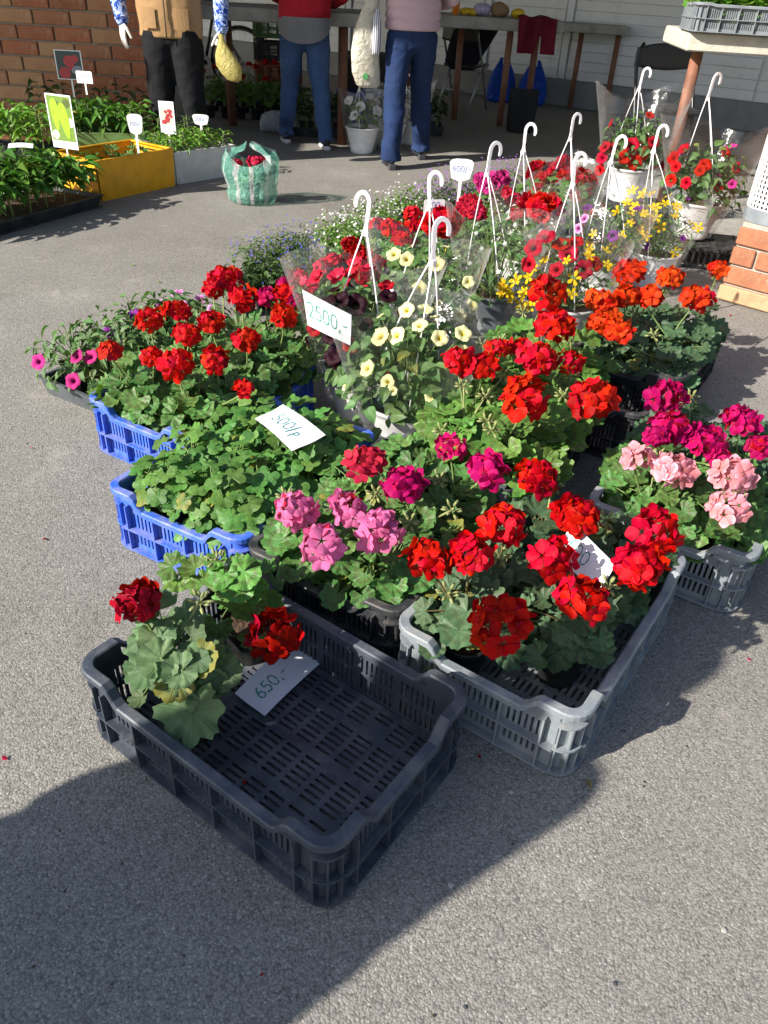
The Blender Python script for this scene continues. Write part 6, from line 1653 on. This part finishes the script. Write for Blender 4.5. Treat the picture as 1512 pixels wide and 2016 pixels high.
# crate stack and bicycle under the left table
for k, (m, lab) in enumerate((('blue', 'lowest, blue crate of the stack under the left table'), ('red', 'reddish crate of the stack under the left table'), ('black', 'black crate in the middle of the stack under the left table'), ('green', 'green crate on top of the stack under the left table'))):
    crate((-1.42, 9.6), 4, lab, m, 'crates stacked under the table', L=.5, Wd=.35, z=k*.205, H=.2, up=.03)
crate((-.42, 8.6), 8, 'upright black crate behind the brown table leg', 'black', L=.4, Wd=.3, z=.30, H=.3, up=.02); crate((-.45, 8.6), 0, 'blue crate under the black one behind the table leg', 'blue', L=.5, Wd=.35, z=0, H=.29, up=.02)
bx_ = thing('bicycle', 'bicycle parked behind the tan vest, its rear wheel showing', 'bicycle', (AT(472, 60, 9.9).x, 9.9, 0), -.1)
MAT['tyre'] = m_simple('tyre', (.02, .02, .02), .8, .2, 40)
def wheel(cx):
    c = V((cx, 0, .34)); ringp = lambda r: [c+V((r*math.cos(2*PI*k/40), 0, r*math.sin(2*PI*k/40))) for k in range(41)]
    w = MB().tube(ringp(.335), .017, 8, False).build('wheel', MAT['tyre'], bx_, smooth=True)
    MB().tube(ringp(.312), .009, 6, False).build('wheel_rim', MAT['steel'], w, smooth=True)
    mb = MB()
    for k in range(28):
        a = 2*PI*k/28; mb.tube([c+V((.02*math.cos(a+.8*(k % 2*2-1)), .02*(k % 2*2-1), .02*math.sin(a+.8*(k % 2*2-1)))), c+V((.31*math.cos(a), 0, .31*math.sin(a)))], .0012, 4, False)
    mb.tube([c+V((0, -.045, 0)), c+V((0, .045, 0))], .02, 10); mb.build('spokes', MAT['steel'], w)
wheel(0); wheel(-1.02)
fr = MB(); A_, B_, C_, D_, E2 = V((0, 0, .34)), V((-.42, 0, .30)), V((-.28, 0, .82)), V((-.85, 0, .85)), V((-.82, 0, .72))
for a_, b_, r_ in ((B_, C_, .016), (B_, E2, .017), (C_, D_, .014)): fr.tube([a_, b_], r_, 10)
for sy in (-.035, .035):
    fr.tube([A_+V((0, sy, 0)), B_+V((0, sy*.6, 0))], .008, 8); fr.tube([A_+V((0, sy, 0)), C_+V((0, sy*.3, -.03))], .007, 8); fr.tube([V((-1.02, sy, .34)), E2+V((0, sy*.6, 0))], .010, 8)
fr.tube([E2, D_+V((.01, 0, .08))], .014, 10); fr.build('frame', MAT['chair_black'], bx_, smooth=True)
MB().tube([D_+V((.02, s_, .1+.03*abs(s_))) for s_ in (-.28, -.15, 0, .15, .28)], .012, 8).build('handlebar', MAT['steel'], bx_, smooth=True)
MB().rings([ell(V((-.40+.26*q, 0, .90)), w_, .025, V((0, 1, 0)), V((0, 0, 1)), 12) for q, w_ in ((0, .015), (.3, .03), (.7, .075), (1, .08))]).build('saddle', MAT['tyre'], bx_, smooth=True)
MB().lathe([(.05, -.006), (.09, -.006), (.09, .006), (.05, .006)], 28, cap=False, M=T(B_+V((0, -.04, 0))) @ RX(PI/2)).build('chainring', MAT['steel'], bx_)
for sg in (-1, 1): MB().tube([B_+V((0, sg*.05, 0)), B_+V((sg*.13, sg*.07, -.1*sg)), B_+V((sg*.13, sg*.13, -.1*sg))], .009, 8).build('pedal_crank', MAT['steel'], bx_, smooth=True)

# ================================================================ SMALL THINGS ON THE GROUND
rg = random.Random(101)
def petal_bit(px, py, m, label, s=.011):
    c = G(px, py, .003); o = ob('fallen_petal', MB().grid(petal_fn(1, .5, .25, 0, .05), 4, 4).mesh('fallen_petal', True), P[m], None, T(c) @ RZ(rg.uniform(0, 6)) @ SC(s)); tag(o, label, 'petal')
petal_bit(88, 1058, 'crimson', 'red fallen petal on the asphalt left of the blue crate', .014); petal_bit(15, 1496, 'rose', 'pink fallen petal at the left edge of the asphalt', .013)
petal_bit(1437, 622, 'scarlet', 'red fallen petal by the brick pillar', .014); petal_bit(512, 1922, 'crimson', 'tiny dark petal in the shadow at the bottom', .006)
o = ob('fallen_petal', MB().grid(petal_fn(1, .5, .25, 0, .05), 4, 4).mesh('fallen_petal', True), P['crimson'], None, T(G(480, 1546, .018)) @ SC(.010)); tag(o, 'small red petal on the floor of the front crate', 'petal')
MAT['stone'] = m_simple('stone', (.42, .40, .37), .8, .3, 90, .5, 200, .003); MAT['stone_dark'] = m_simple('stone_dark', (.07, .07, .075), .7, .3, 90)
def pebble(px, py, m, label, s=.005, group=None):
    r2 = random.Random(px); mb = MB(); mb.lathe([(.2, 0), (.8, .1), (1, .45), (.8, .8), (.3, 1)], 7); mb.v = [V((v.x*(1+r2.uniform(-.2, .2)), v.y*(1+r2.uniform(-.2, .2)), v.z*.7)) for v in mb.v]
    o = mb.build('pebble', MAT[m], None, T(G(px, py)) @ RZ(r2.uniform(0, 6)) @ SC(s)); tag(o, label, 'pebble', group)
pebble(888, 1744, 'stone', 'white pebble right of the front crate', .0055); pebble(1006, 1560, 'stone', 'pale chip between the two front crates', .005); pebble(1210, 1937, 'stone_dark', 'dark pebble near the bottom right', .004); pebble(915, 1983, 'stone_dark', 'dark pebble at the bottom centre', .0035); pebble(1425, 1832, 'stone', 'pale pebble near the right edge', .005); pebble(1455, 852, 'stone', 'white chip right of the magenta geraniums', .006); pebble(1480, 658, 'stone', 'pale crumb by the brick pillar', .007)

rg = random.Random(202)
for k, (x, y, m, lab) in enumerate(((1265, 1290, 'red', 'red petal dropped in the shade right of the grey crate'), (940, 1486, 'scarlet', 'red petal dropped between the front and the grey crate'), (300, 1250 - 60, 'crimson', 'dark petal on the asphalt above the front crate'), (1480, 1300, 'magenta', 'magenta petal on the asphalt at the right edge'), (60, 880, 'scarlet', 'red petal left of the blue crates'))):
    petal_bit(x, y, m, lab, .010)
mb = MB()                                                       # soil crumbs and grit spilled round the crates
for k in range(420):
    c = rg.choice((CF, CG, CB, CBB, CPK, CGR, COR)); a = rg.uniform(0, 2*PI); r = rg.gauss(.42, .13)
    p = V((c[0]+r*math.cos(a), c[1]+r*math.sin(a), .0)); s_ = rg.uniform(.0008, .0028)
    mb.put(MB().lathe([(.5, 0), (1, .4), (.6, .9)], 5).tmpl(), T(p) @ RZ(rg.uniform(0, 6)) @ SC(s_))
mb.build('soil_crumbs', MAT['soil'], None); tag(bpy.data.objects['soil_crumbs'], 'dark crumbs of potting soil spilled on the asphalt round the crates', 'soil', kind='stuff')
MAT['dry_leaf'] = m_simple('dry_leaf', (.20, .15, .06), .8, .3, 30)
for k, (x, y, lab) in enumerate(((1155, 1535, 'dry leaf scrap by the corner of the grey crate'), (262, 522, 'green leaf scrap on the open asphalt at the left'), (310, 555, 'second leaf scrap on the open asphalt, nearer one'), (1440, 880, 'leaf scrap at the right edge behind the magenta geraniums'))):
    o = ob('leaf_scrap', LEAF['ovate'][k % 4], MAT['dry_leaf' if k in (0, 3) else 'leaf_bright'], None, T(G(x, y, .004)) @ RZ(rg.uniform(0, 6)) @ RX(.1) @ SC(.022)); tag(o, lab, 'leaf')
